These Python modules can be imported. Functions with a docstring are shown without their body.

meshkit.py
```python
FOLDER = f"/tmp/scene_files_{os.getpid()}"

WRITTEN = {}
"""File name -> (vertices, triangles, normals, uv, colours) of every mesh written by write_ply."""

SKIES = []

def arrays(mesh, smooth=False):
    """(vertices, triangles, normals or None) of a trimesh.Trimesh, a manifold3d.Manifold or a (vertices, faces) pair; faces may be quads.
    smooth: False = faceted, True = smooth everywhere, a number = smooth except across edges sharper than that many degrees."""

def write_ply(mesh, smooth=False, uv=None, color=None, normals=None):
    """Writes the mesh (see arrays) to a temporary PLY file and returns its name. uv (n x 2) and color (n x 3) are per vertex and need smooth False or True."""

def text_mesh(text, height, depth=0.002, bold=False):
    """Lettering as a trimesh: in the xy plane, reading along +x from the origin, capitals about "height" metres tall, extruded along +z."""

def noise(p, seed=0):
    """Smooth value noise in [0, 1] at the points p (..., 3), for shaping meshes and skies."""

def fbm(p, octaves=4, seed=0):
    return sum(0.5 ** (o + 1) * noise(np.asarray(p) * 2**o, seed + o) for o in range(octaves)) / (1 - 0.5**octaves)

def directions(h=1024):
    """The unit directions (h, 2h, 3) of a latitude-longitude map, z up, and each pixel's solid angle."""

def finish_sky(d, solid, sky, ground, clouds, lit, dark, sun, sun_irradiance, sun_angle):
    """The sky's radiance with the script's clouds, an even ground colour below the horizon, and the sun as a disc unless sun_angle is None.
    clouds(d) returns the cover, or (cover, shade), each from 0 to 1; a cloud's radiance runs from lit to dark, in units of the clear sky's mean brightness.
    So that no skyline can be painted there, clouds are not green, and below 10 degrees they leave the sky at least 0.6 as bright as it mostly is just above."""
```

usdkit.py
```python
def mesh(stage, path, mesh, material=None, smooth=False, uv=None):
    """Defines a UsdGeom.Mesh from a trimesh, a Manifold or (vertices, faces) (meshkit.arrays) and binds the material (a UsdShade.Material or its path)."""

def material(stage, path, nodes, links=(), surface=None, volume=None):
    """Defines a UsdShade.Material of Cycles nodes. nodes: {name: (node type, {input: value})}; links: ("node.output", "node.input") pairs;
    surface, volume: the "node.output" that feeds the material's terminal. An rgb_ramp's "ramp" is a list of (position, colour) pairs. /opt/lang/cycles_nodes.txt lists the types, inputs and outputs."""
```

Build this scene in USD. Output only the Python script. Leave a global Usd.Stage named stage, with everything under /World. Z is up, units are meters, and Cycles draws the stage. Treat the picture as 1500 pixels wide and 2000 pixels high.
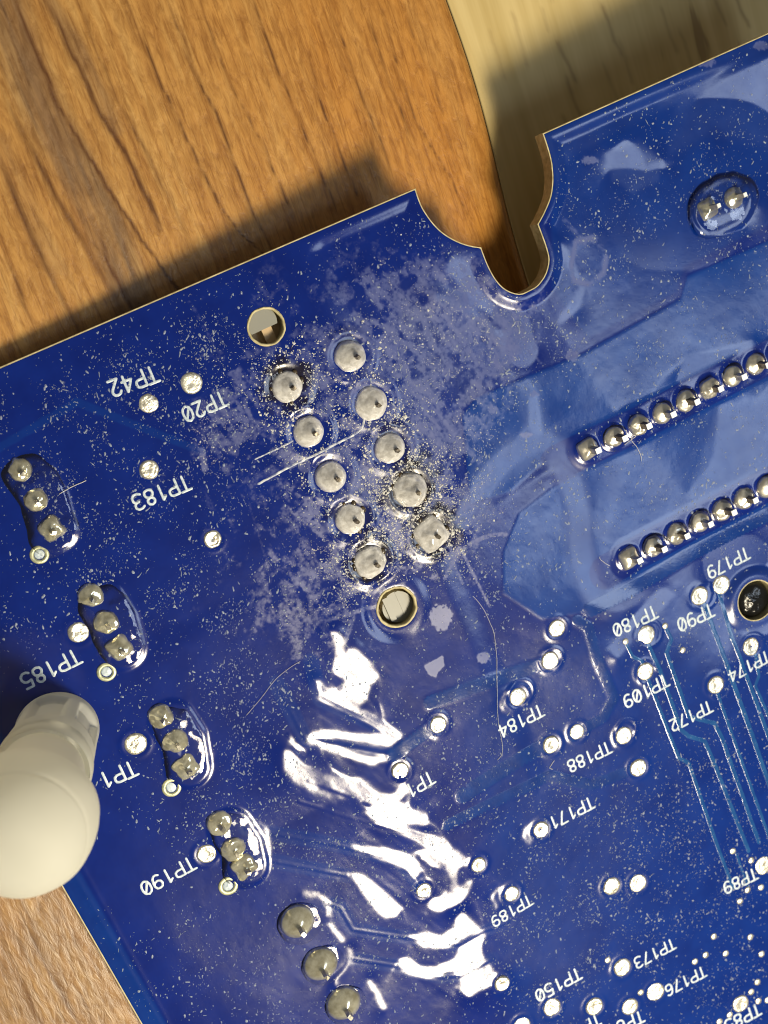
import math
import random
import numpy as np
import trimesh
import usdkit
import meshkit
from scipy.fft import dctn, idctn
from scipy.ndimage import gaussian_filter, map_coordinates
from scipy.spatial import Delaunay
from scipy.spatial.transform import Rotation
import shapely
from shapely.geometry import Polygon, LineString, Point, MultiPoint
from shapely.ops import unary_union
from pxr import Gf, Sdf, Usd, UsdGeom, UsdLux, UsdShade, Vt

stage = Usd.Stage.CreateInMemory()
UsdGeom.SetStageUpAxis(stage, UsdGeom.Tokens.z)
UsdGeom.SetStageMetersPerUnit(stage, 1.0)
UsdGeom.Xform.Define(stage, '/World')
UsdGeom.Scope.Define(stage, '/World/Looks')
MM = 0.001
RNG = np.random.default_rng(7)
random.seed(7)

# ---------------------------------------------------------------- camera, lamps, exposure
FOC = 2300.0                       # focal length in pixels of the 1500 x 2000 photograph
DIST = 92.18138                    # camera height over the board's upper face, mm
ORG = np.array([18.9522506, -26.1027998])
RC = Rotation.from_rotvec([0.2243512439, -0.2545909824, -0.4367001302]).as_matrix()
CAM = np.array([-ORG[0], -ORG[1], DIST])
WOOD_Z = -7.5                      # top of the wooden plank under the board
TABLE_Z = -8.6
TILT = 0.14                        # the board is propped: the gap to the wood narrows to the left


def lift(x):
    t = TILT * np.clip(24.0 - np.asarray(x, float), -40, 90)
    return -np.logaddexp(-t * 2.0, -5.65 * 2.0) / 2.0


def ray(p):
    d = np.array([(p[0] - 750) / FOC, (p[1] - 1000) / FOC, 1.0])
    w = RC.T @ d
    return np.array([w[0], -w[1], -w[2]])


def at(p, z=0.0):
    """The point of the horizontal plane z (mm) that the photograph shows at pixel p."""
    r = ray(p)
    return (CAM + r * ((z - DIST) / r[2]))


def B(p, z=0.0):
    return at(p, z)[:2]


def Bs(ps, z=0.0):
    return np.array([B(p, z) for p in ps])


cam = UsdGeom.Camera.Define(stage, '/World/Camera')
right, down, fwd = (np.array([RC[k, 0], -RC[k, 1], -RC[k, 2]]) for k in range(3))
m = Gf.Matrix4d(1.0)
for k, v in enumerate((right, -down, -fwd)):
    m.SetRow(k, Gf.Vec4d(*map(float, v), 0))
m.SetRow(3, Gf.Vec4d(*(float(c * MM) for c in CAM), 1))
cam.AddTransformOp().Set(m)
cam.CreateFocalLengthAttr(50.0)
cam.CreateHorizontalApertureAttr(50.0 * 1500 / FOC)
cam.CreateVerticalApertureAttr(50.0 * 2000 / FOC)
cam.CreateClippingRangeAttr(Gf.Vec2f(0.005, 20.0))
cam.CreateFStopAttr(62.0)
cam.CreateFocusDistanceAttr(float((CAM[2]) / -fwd[2] * MM * 0.985))
cam.CreateExposureAttr(0.0)

# the lamp whose reflection lies on the clear coat; it also throws the board's shadow on the wood
LAMP_HIT = at((765, 1575))
_v = LAMP_HIT - CAM
LAMP_DIR = _v * [1, 1, -1] / np.linalg.norm(_v)
LAMP = LAMP_HIT + LAMP_DIR * 235.0


def rect_light(name, pos, target, w, h, intensity, color):
    L = UsdLux.RectLight.Define(stage, '/World/' + name)
    z = np.array(pos, float) - np.array(target, float)
    z /= np.linalg.norm(z)
    y = np.array([0.43, 0.9, 0.0])
    y = y - z * (y @ z)
    y /= np.linalg.norm(y)
    x = np.cross(y, z)
    mm = Gf.Matrix4d(1.0)
    for k, v in enumerate((x, y, z)):
        mm.SetRow(k, Gf.Vec4d(*map(float, v), 0))
    mm.SetRow(3, Gf.Vec4d(*(float(c * MM) for c in pos), 1))
    L.AddTransformOp().Set(mm)
    L.CreateWidthAttr(w * MM)
    L.CreateHeightAttr(h * MM)
    L.CreateIntensityAttr(intensity)
    L.CreateColorAttr(Gf.Vec3f(*color))
    return L


rect_light('desk_lamp', LAMP, LAMP_HIT, 38, 58, 92.0, (1.0, 0.88, 0.66))
rect_light('added_lamp_halo', LAMP + LAMP_DIR * 2.0, LAMP_HIT, 58, 82, 23.0, (1.0, 0.86, 0.62))  # added wider glow that softens the lamp's glare and shadow edges
WIN_HIT = at((1230, 820))
_w = WIN_HIT - CAM
WIN = WIN_HIT + _w * [1, 1, -1] / np.linalg.norm(_w) * 420.0
rect_light('window', WIN, WIN_HIT, 100, 120, 7.5, (0.72, 0.84, 1.0))

dome = UsdLux.DomeLight.Define(stage, '/World/room_light')
usdkit.material(stage, '/World/Looks/room', {'b': ('background_shader', {'color': (1.0, 0.97, 0.93), 'strength': 0.13})}, [], surface='b.background')
UsdShade.MaterialBindingAPI.Apply(dome.GetPrim()).Bind(UsdShade.Material.Get(stage, '/World/Looks/room'))


# ---------------------------------------------------------------- helpers
_used = {}


def numbered(path):
    k = _used.get(path, 0)
    _used[path] = k + 1
    return path if k == 0 else f'{path}_{k:03d}'


def thing(name, label, cat, loc=(0, 0, 0), group=None, kind=None):
    x = UsdGeom.Xform.Define(stage, numbered('/World/' + name))
    x.AddTranslateOp().Set(Gf.Vec3d(*(float(c) * MM for c in loc)))
    p = x.GetPrim()
    return tag(p, label, cat, group, kind), np.array(loc, float)


def tag(p, label=None, cat=None, group=None, kind=None):
    p = p.GetPrim() if hasattr(p, 'GetPrim') else p
    for k, v in (('label', label), ('category', cat), ('group', group), ('kind', kind)):
        if v:
            p.SetCustomDataByKey(k, v)
    return p


def obj(name, mesh, material, parent=None, smooth=35, origin=(0, 0, 0), attrs=None, label=None, kind=None):
    """A mesh given in millimetres in the scene's frame, as a part of parent or as a thing of its own."""
    base = str(parent.GetPath()) if parent is not None else '/World'
    path = numbered(base + '/' + name)
    v, f = (mesh.vertices, mesh.faces) if hasattr(mesh, 'vertices') else mesh
    g = usdkit.mesh(stage, path, ((np.asarray(v, float) - origin) * MM, f), '/World/Looks/' + material, smooth=smooth)
    for k, (a, typ) in (attrs or {}).items():
        pv = UsdGeom.PrimvarsAPI(g).CreatePrimvar(k, typ, 'vertex')
        a = np.asarray(a, np.float32)
        pv.Set(Vt.Vec3fArray.FromNumpy(a) if a.ndim == 2 else Vt.FloatArray.FromNumpy(a))
    p = g.GetPrim()
    tag(p, label, None, None, kind)
    return p


def sm(a, b, x):
    t = np.clip((x - a) / (b - a), 0, 1)
    return t * t * (3 - 2 * t)


def seg_dist(P, line):
    """Distance from the points P (n,2) to a polyline."""
    d = np.full(len(P), 1e9)
    line = np.asarray(line, float)
    lo, hi = line.min(0) - 6, line.max(0) + 6
    near = np.all((P > lo) & (P < hi), 1)
    Q = P[near]
    dd = np.full(len(Q), 1e9)
    for a, b in zip(line[:-1], line[1:]):
        ab = b - a
        t = np.clip(((Q - a) @ ab) / max(ab @ ab, 1e-12), 0, 1)
        dd = np.minimum(dd, np.linalg.norm(Q - a - t[:, None] * ab, axis=1))
    d[near] = dd
    return d


def poly_sd(P, poly):
    """Signed distance to a polygon's outline, negative inside."""
    poly = np.asarray(poly, float)
    d = seg_dist(P, np.vstack([poly, poly[:1]]))
    ins = shapely.contains_xy(Polygon(poly).buffer(0), P[:, 0], P[:, 1])
    return np.where(ins, -d, d)


def fbm2(P, scale, octaves=4, seed=0, stretch=None):
    q = np.column_stack([P * scale, np.full(len(P), seed * 7.31)]) if stretch is None else np.column_stack([P @ np.asarray(stretch).T * scale, np.full(len(P), seed * 7.31)])
    return meshkit.fbm(q, octaves, seed)


def tube(points, radius, sides=6):
    pts = np.asarray(points, float)
    n = len(pts)
    t = np.gradient(pts, axis=0)
    t /= np.linalg.norm(t, axis=1, keepdims=True)
    up = np.array([0, 0, 1.0])
    a = np.cross(t, up)
    a /= np.maximum(np.linalg.norm(a, axis=1, keepdims=True), 1e-9)
    b = np.cross(a, t)
    r = np.broadcast_to(radius, n)
    ang = np.arange(sides) / sides * 2 * np.pi
    v = (pts[:, None] + r[:, None, None] * (np.cos(ang)[None, :, None] * a[:, None] + np.sin(ang)[None, :, None] * b[:, None])).reshape(-1, 3)
    f = []
    for i in range(n - 1):
        for k in range(sides):
            q, w = i * sides + k, i * sides + (k + 1) % sides
            f += [(q, w, w + sides), (q, w + sides, q + sides)]
    for k in range(1, sides - 1):
        f += [(0, k + 1, k), ((n - 1) * sides, (n - 1) * sides + k, (n - 1) * sides + k + 1)]
    return trimesh.Trimesh(v, np.array(f)[:, ::-1], process=False)


def curve(points, n=60):
    """A smooth curve through the points."""
    from scipy.interpolate import PchipInterpolator
    p = np.asarray(points, float)
    t = np.r_[0, np.cumsum(np.linalg.norm(np.diff(p, axis=0), axis=1))]
    return PchipInterpolator(t, p)(np.linspace(0, t[-1], n))


def lathe(profile, segments=48, wob=0.0, seed=0):
    """Revolves (radius, z) pairs about z, with an optional unevenness."""
    prof = np.asarray(profile, float)
    ang = np.arange(segments) / segments * 2 * np.pi
    v = np.array([(r * math.cos(a), r * math.sin(a), z) for r, z in prof for a in ang])
    f = []
    for i in range(len(prof) - 1):
        for k in range(segments):
            a, b = i * segments + k, i * segments + (k + 1) % segments
            f += [(a, b, b + segments), (a, b + segments, a + segments)]
    return v, np.array(f)


# ---------------------------------------------------------------- materials
def mat(name, nodes, links=(), surface='p.BSDF'):
    return usdkit.material(stage, '/World/Looks/' + name, nodes, links, surface)


# solder mask under clear coat. mask = (copper below plus painted haze, milky residue, satin coat with painted sheen)
mat('solder_mask', {
    'a': ('attribute', {'attribute': 'mask'}),
    's': ('separate_color', {}),
    'g': ('geometry', {}),
    'n1': ('noise_texture', {'scale': 260.0, 'detail': 5.0, 'roughness': 0.6}),
    'n2': ('noise_texture', {'scale': 2600.0, 'detail': 4.0, 'roughness': 0.65}),
    'n3': ('noise_texture', {'scale': 7000.0, 'detail': 3.0, 'roughness': 0.7}),
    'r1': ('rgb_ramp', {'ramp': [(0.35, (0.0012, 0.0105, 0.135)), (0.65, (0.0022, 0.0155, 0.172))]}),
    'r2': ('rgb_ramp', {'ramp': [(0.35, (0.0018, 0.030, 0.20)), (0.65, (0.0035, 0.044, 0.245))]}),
    'c1': ('mix_color', {}),
    'rb': ('math', {'math_type': 'multiply_add', 'value2': 4.0, 'value3': -2.05}),
    'rb2': ('math', {'math_type': 'multiply_add', 'value2': 1.9, 'value3': -0.1}),
    'rb3': ('math', {'math_type': 'add', 'use_clamp': True}),
    'rb4': ('math', {'math_type': 'multiply', 'use_clamp': True}),
    'res': ('math', {'math_type': 'multiply', 'value2': 0.40, 'use_clamp': True}),
    'c2': ('mix_color', {'b': (0.17, 0.20, 0.40)}),
    'sa': ('attribute', {'attribute': 'scorch'}), 'cs': ('mix_color', {'b': (0.012, 0.009, 0.007)}),
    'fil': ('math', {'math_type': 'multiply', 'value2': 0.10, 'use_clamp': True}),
    'c3': ('mix_color', {'b': (0.16, 0.24, 0.52)}),  # pale blue mixed into the colour for reflected sheen
    'ro1': ('math', {'math_type': 'maximum'}),
    'ro': ('map_range', {'from_min': 0.0, 'from_max': 1.0, 'to_min': 0.135, 'to_max': 0.42, 'clamp': True}),
    'mv': ('mapping', {'rotation': (0.0, 0.0, -0.35), 'scale': (1.0, 0.3, 1.0)}), 'n5': ('noise_texture', {'scale': 5200.0, 'detail': 3.0, 'roughness': 0.6}),
    'b1': ('bump', {'strength': 0.03, 'distance': 0.00005}), 'b3': ('bump', {'strength': 0.07, 'distance': 0.000022}),
    'b2': ('bump', {'strength': 0.06, 'distance': 0.00001}),
    'p': ('principled_bsdf', {'ior': 1.5}),
}, [('a.color', 's.color'), ('g.position', 'n1.vector'), ('g.position', 'n2.vector'), ('g.position', 'n3.vector'),
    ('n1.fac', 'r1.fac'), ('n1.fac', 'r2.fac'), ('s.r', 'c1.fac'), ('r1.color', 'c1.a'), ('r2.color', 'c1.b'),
    ('n2.fac', 'rb.value1'), ('s.g', 'rb2.value1'), ('rb.value', 'rb3.value1'), ('rb2.value', 'rb3.value2'), ('rb3.value', 'rb4.value1'), ('s.g', 'rb4.value2'), ('rb4.value', 'res.value1'), ('res.value', 'c2.fac'), ('c1.result', 'c2.a'),
    ('s.b', 'fil.value1'), ('fil.value', 'c3.fac'), ('c2.result', 'c3.a'), ('c3.result', 'cs.a'), ('sa.fac', 'cs.fac'), ('cs.result', 'p.base_color'),
    ('rb4.value', 'ro1.value1'), ('s.b', 'ro1.value2'), ('ro1.value', 'ro.value'), ('ro.result', 'p.roughness'),
    ('n2.fac', 'b1.height'), ('n3.fac', 'b2.height'), ('b1.normal', 'b2.normal'), ('g.position', 'mv.vector'), ('mv.vector', 'n5.vector'), ('n5.fac', 'b3.height'), ('b2.normal', 'b3.normal'), ('b3.normal', 'p.normal')])

for nm, c0, c1 in (('trace_mask', (0.002, 0.022, 0.155), (0.004, 0.034, 0.20)), ('thin_trace_mask', (0.006, 0.050, 0.20), (0.018, 0.085, 0.25))):
    mat(nm, {'g': ('geometry', {}), 'n': ('noise_texture', {'scale': 900.0, 'detail': 5.0}),
             'n2': ('noise_texture', {'scale': 4000.0, 'detail': 3.0}),
             'r': ('rgb_ramp', {'ramp': [(0.3, c0), (0.7, c1)]}), 'b': ('bump', {'strength': 0.12, 'distance': 0.00004}),
             'p': ('principled_bsdf', {'roughness': 0.13})},
        [('g.position', 'n.vector'), ('g.position', 'n2.vector'), ('n.fac', 'r.fac'), ('r.color', 'p.base_color'), ('n2.fac', 'b.height'), ('b.normal', 'p.normal')])

mat('bare_copper_scratch', {'g': ('geometry', {}), 'n': ('noise_texture', {'scale': 2500.0, 'detail': 3.0}),
                            'r': ('rgb_ramp', {'ramp': [(0.38, (0.12, 0.15, 0.30)), (0.62, (0.60, 0.62, 0.62))]}),
                            'p': ('principled_bsdf', {'roughness': 0.4})},
    [('g.position', 'n.vector'), ('n.fac', 'r.fac'), ('r.color', 'p.base_color')])
mat('fibreglass', {'g': ('geometry', {}), 'n': ('noise_texture', {'scale': 1800.0, 'detail': 4.0}),
                   'r': ('rgb_ramp', {'ramp': [(0.3, (0.36, 0.31, 0.16)), (0.7, (0.62, 0.55, 0.32))]}),
                   'b': ('bump', {'strength': 0.5, 'distance': 0.0001}),
                   'p': ('principled_bsdf', {'roughness': 0.6})},
    [('g.position', 'n.vector'), ('n.fac', 'r.fac'), ('r.color', 'p.base_color'), ('n.fac', 'b.height'), ('b.normal', 'p.normal')])
mat('silkscreen', {'g': ('geometry', {}), 'n': ('noise_texture', {'scale': 5000.0, 'detail': 3.0}),
                   'r': ('rgb_ramp', {'ramp': [(0.3, (0.33, 0.42, 0.50)), (0.6, (0.56, 0.64, 0.70))]}),
                   'p': ('principled_bsdf', {'roughness': 0.35})},
    [('g.position', 'n.vector'), ('n.fac', 'r.fac'), ('r.color', 'p.base_color')])


def metal(name, lo, hi, metallic, rough, bump=0.3, scale=2200.0, soot_shade=None):
    nodes = {'g': ('geometry', {}), 'n': ('noise_texture', {'scale': scale, 'detail': 4.0, 'roughness': 0.6}),
             'r': ('rgb_ramp', {'ramp': [(0.32, lo), (0.62, hi)]}), 'b': ('bump', {'strength': bump, 'distance': 0.00008}),
             'p': ('principled_bsdf', {'metallic': metallic, 'roughness': rough})}
    links = [('g.position', 'n.vector'), ('n.fac', 'r.fac'), ('n.fac', 'b.height'), ('b.normal', 'p.normal')]
    if soot_shade:
        nodes.update({'n2': ('noise_texture', {'scale': 1500.0, 'detail': 5.0, 'roughness': 0.65}),
                      'a': ('attribute', {'attribute': 'soot_shade'}),
                      'ad': ('math', {'math_type': 'add'}),
                      'r2': ('rgb_ramp', {'ramp': [(0.80, (0, 0, 0)), (1.42, (1, 1, 1))]}),
                      'mx': ('mix_color', {'b': soot_shade}),
                      'mm': ('map_range', {'from_min': 0.0, 'from_max': 1.0, 'to_min': metallic, 'to_max': 0.0})})
        links += [('g.position', 'n2.vector'), ('n2.fac', 'ad.value1'), ('a.fac', 'ad.value2'), ('ad.value', 'r2.fac'), ('r2.color', 'mx.fac'), ('r.color', 'mx.a'),
                  ('mx.result', 'p.base_color'), ('r2.color', 'mm.value'), ('mm.result', 'p.metallic')]
    else:
        links += [('r.color', 'p.base_color')]
    mat(name, nodes, links)


metal('dull_solder', (0.70, 0.68, 0.64), (0.97, 0.96, 0.93), 0.4, 0.17, 0.6, 2400.0, soot_shade=(0.035, 0.026, 0.018))
metal('bright_solder', (0.66, 0.62, 0.52), (0.88, 0.85, 0.74), 0.85, 0.3, 0.3, 1500.0)
metal('gold_solder', (0.58, 0.54, 0.38), (0.96, 0.93, 0.72), 0.78, 0.17, 0.18, 1200.0)
metal('pad_solder', (0.42, 0.40, 0.33), (0.86, 0.84, 0.72), 0.75, 0.3, 0.9, 2600.0)
metal('pin_metal', (0.45, 0.42, 0.34), (0.75, 0.72, 0.62), 0.8, 0.3, 0.3, 2500.0)
metal('dark_pin', (0.08, 0.065, 0.05), (0.3, 0.26, 0.2), 0.5, 0.45, 0.4, 3000.0)
metal('pin_tip', (0.80, 0.79, 0.74), (0.95, 0.94, 0.88), 0.3, 0.42, 0.2, 3000.0)
metal('via_ring', (0.26, 0.30, 0.20), (0.55, 0.55, 0.36), 0.4, 0.4, 0.3, 3000.0)
mat('flux_crust', {'g': ('geometry', {}), 'w': ('white_noise_texture', {}), 'p': ('principled_bsdf', {'base_color': (0.74, 0.74, 0.70), 'roughness': 0.2, 'transmission_weight': 0.15})}, [])
mat('burnt_flux', {'g': ('geometry', {}), 'n': ('noise_texture', {'scale': 1500.0, 'detail': 4.0}),
                   'r': ('rgb_ramp', {'ramp': [(0.3, (0.01, 0.008, 0.006)), (0.7, (0.09, 0.065, 0.035))]}), 'p': ('principled_bsdf', {'roughness': 0.25})},
    [('g.position', 'n.vector'), ('n.fac', 'r.fac'), ('r.color', 'p.base_color')])
mat('clear_lacquer', {'g': ('geometry', {}), 'n': ('noise_texture', {'scale': 1500.0, 'detail': 3.0}), 'b': ('bump', {'strength': 0.12, 'distance': 0.00008}),
                      'f': ('fresnel', {'IOR': 1.5}), 't': ('transparent_bsdf', {'color': (0.985, 0.985, 0.985)}), 'gl': ('glossy_bsdf', {'color': (1, 1, 1), 'roughness': 0.06}), 'm': ('mix_closure', {})},
    [('g.position', 'n.vector'), ('n.fac', 'b.height'), ('b.normal', 'gl.normal'), ('b.normal', 'f.normal'), ('f.fac', 'm.fac'), ('t.BSDF', 'm.closure1'), ('gl.BSDF', 'm.closure2')], 'm.closure')
mat('pale_dust', {'g': ('geometry', {}), 'r': ('rgb_ramp', {'ramp': [(0.0, (0.22, 0.26, 0.36)), (0.5, (0.50, 0.54, 0.62)), (1.0, (0.88, 0.90, 0.92))]}), 'p': ('principled_bsdf', {'roughness': 0.5})},
    [('g.random_per_island', 'r.fac'), ('r.color', 'p.base_color')])
mat('white_nylon', {'g': ('geometry', {}), 'n': ('noise_texture', {'scale': 180.0, 'detail': 4.0}), 'n2': ('noise_texture', {'scale': 1500.0, 'detail': 3.0}),
                    'r': ('rgb_ramp', {'ramp': [(0.3, (0.74, 0.75, 0.69)), (0.7, (0.83, 0.84, 0.79))]}), 'b': ('bump', {'strength': 0.12, 'distance': 0.0001}),
                    'p': ('principled_bsdf', {'roughness': 0.62, 'specular_ior_level': 0.35}), 't': ('translucent_bsdf', {'color': (0.92, 0.92, 0.82)}), 'm': ('mix_closure', {'fac': 0.6})},
    [('g.position', 'n.vector'), ('g.position', 'n2.vector'), ('n.fac', 'r.fac'), ('r.color', 'p.base_color'), ('n2.fac', 'b.height'), ('b.normal', 'p.normal'), ('p.BSDF', 'm.closure1'), ('t.BSDF', 'm.closure2')], 'm.closure')
mat('connector_plastic', {'p': ('principled_bsdf', {'base_color': (0.24, 0.24, 0.21), 'roughness': 0.4})})
mat('tan_plastic', {'p': ('principled_bsdf', {'base_color': (0.50, 0.36, 0.20), 'roughness': 0.45})})
mat('black_rubber', {'g': ('geometry', {}), 'n': ('noise_texture', {'scale': 900.0, 'detail': 5.0}), 'b': ('bump', {'strength': 0.6, 'distance': 0.0003}),
                     'p': ('principled_bsdf', {'base_color': (0.006, 0.006, 0.006), 'roughness': 0.16})},
    [('g.position', 'n.vector'), ('n.fac', 'b.height'), ('b.normal', 'p.normal')])
mat('fibre', {'p': ('principled_bsdf', {'base_color': (0.6, 0.6, 0.62), 'roughness': 0.5})})

# wood. grain = (dark line, grey streak, warm tone)
mat('orange_wood', {
    'a': ('attribute', {'attribute': 'grain'}), 's': ('separate_color', {}),
    'tc': ('attribute', {'attribute': 'along'}),
    'mp': ('mapping', {'scale': (1.0, 0.10, 1.0)}), 'mp2': ('mapping', {'scale': (1.0, 0.32, 1.0)}),
    'n1': ('noise_texture', {'scale': 900.0, 'detail': 5.0, 'roughness': 0.65}),
    'n2': ('noise_texture', {'scale': 1900.0, 'detail': 5.0, 'roughness': 0.7, 'distortion': 0.6}),
    'n3': ('noise_texture', {'scale': 120.0, 'detail': 4.0}),
    'r1': ('rgb_ramp', {'ramp': [(0.28, (0.37, 0.175, 0.045)), (0.5, (0.51, 0.275, 0.078)), (0.72, (0.62, 0.38, 0.13))]}),
    'r2': ('rgb_ramp', {'ramp': [(0.34, (0.50, 0.42, 0.34)), (0.62, (1, 1, 1))]}),
    'm2': ('mix_color', {'blend_type': 'multiply', 'fac': 0.7}),
    'mp3': ('mapping', {'scale': (1.0, 0.05, 1.0)}), 'n4': ('noise_texture', {'scale': 4200.0, 'detail': 3.0, 'roughness': 0.6}),
    'r4': ('rgb_ramp', {'ramp': [(0.38, (0.5, 0.4, 0.3)), (0.47, (1, 1, 1))]}), 'm4': ('mix_color', {'blend_type': 'multiply', 'fac': 0.42}),
    'gs': ('mix_color', {'b': (0.20, 0.125, 0.068)}),
    'wt': ('mix_color', {'b': (0.52, 0.22, 0.035)}),
    'dk': ('mix_color', {'b': (0.085, 0.030, 0.008)}),
    'b': ('bump', {'strength': 0.35, 'distance': 0.0002}),
    'p': ('principled_bsdf', {'roughness': 0.34}),
}, [('a.color', 's.color'), ('tc.vector', 'mp.vector'), ('tc.vector', 'mp2.vector'), ('mp.vector', 'n1.vector'), ('mp2.vector', 'n2.vector'), ('mp.vector', 'n3.vector'),
    ('n1.fac', 'r1.fac'), ('n2.fac', 'r2.fac'), ('r1.color', 'wt.a'), ('s.b', 'wt.fac'), ('wt.result', 'gs.a'), ('s.g', 'gs.fac'),
    ('gs.result', 'm2.a'), ('r2.color', 'm2.b'), ('m2.result', 'm4.a'), ('r4.color', 'm4.b'), ('tc.vector', 'mp3.vector'), ('mp3.vector', 'n4.vector'), ('n4.fac', 'r4.fac'), ('m4.result', 'dk.a'), ('s.r', 'dk.fac'), ('dk.result', 'p.base_color'),
    ('n2.fac', 'b.height'), ('b.normal', 'p.normal')])
mat('pale_wood', {
    'tc': ('attribute', {'attribute': 'along'}), 'a': ('attribute', {'attribute': 'grain'}), 's': ('separate_color', {}),
    'mp': ('mapping', {'scale': (1.0, 0.07, 1.0)}), 'mp2': ('mapping', {'scale': (1.0, 0.16, 1.0)}),
    'n1': ('noise_texture', {'scale': 500.0, 'detail': 5.0, 'roughness': 0.6}), 'n2': ('noise_texture', {'scale': 420.0, 'detail': 3.0, 'roughness': 0.6}),
    'r1': ('rgb_ramp', {'ramp': [(0.3, (0.50, 0.37, 0.14)), (0.7, (0.66, 0.52, 0.24))]}),
    'r2': ('rgb_ramp', {'ramp': [(0.31, (1, 1, 1)), (0.38, (0, 0, 0))]}),
    'dk': ('mix_color', {'b': (0.25, 0.16, 0.06)}), 'dm': ('math', {'math_type': 'multiply', 'value2': 0.7}),
    'dk2': ('mix_color', {'b': (0.2, 0.12, 0.045)}),
    'p': ('principled_bsdf', {'roughness': 0.4}),
}, [('a.color', 's.color'), ('tc.vector', 'mp.vector'), ('tc.vector', 'mp2.vector'), ('mp.vector', 'n1.vector'), ('mp2.vector', 'n2.vector'), ('n1.fac', 'r1.fac'), ('n2.fac', 'r2.fac'),
    ('r2.color', 'dm.value1'), ('dm.value', 'dk.fac'), ('r1.color', 'dk.a'), ('dk.result', 'dk2.a'), ('s.r', 'dk2.fac'), ('dk2.result', 'p.base_color')])

# ---------------------------------------------------------------- the wood under the board
def atw(p, z=WOOD_Z):
    """Where pixel p meets the tilted wood, x and y in mm."""
    q = at(p, z)
    for _ in range(4):
        q = at(p, z + float(lift(q[0])))
    return q[:2]


_a, _b = atw((872, 0)), atw((1005, 430))
GDIR = (_b - _a) / np.linalg.norm(_b - _a)          # along the grain, towards the photograph's foot
GPER = np.array([-GDIR[1], GDIR[0]])                # across, towards the right
if GPER @ [1, 0] < 0:
    GPER = -GPER
WO = _a


def wuv(p, z=WOOD_Z):
    d = atw(p, z) - WO
    return np.array([d @ GPER, d @ GDIR])


def wxy(u, v):
    return WO + np.outer(u, GPER) + np.outer(v, GDIR)


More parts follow.
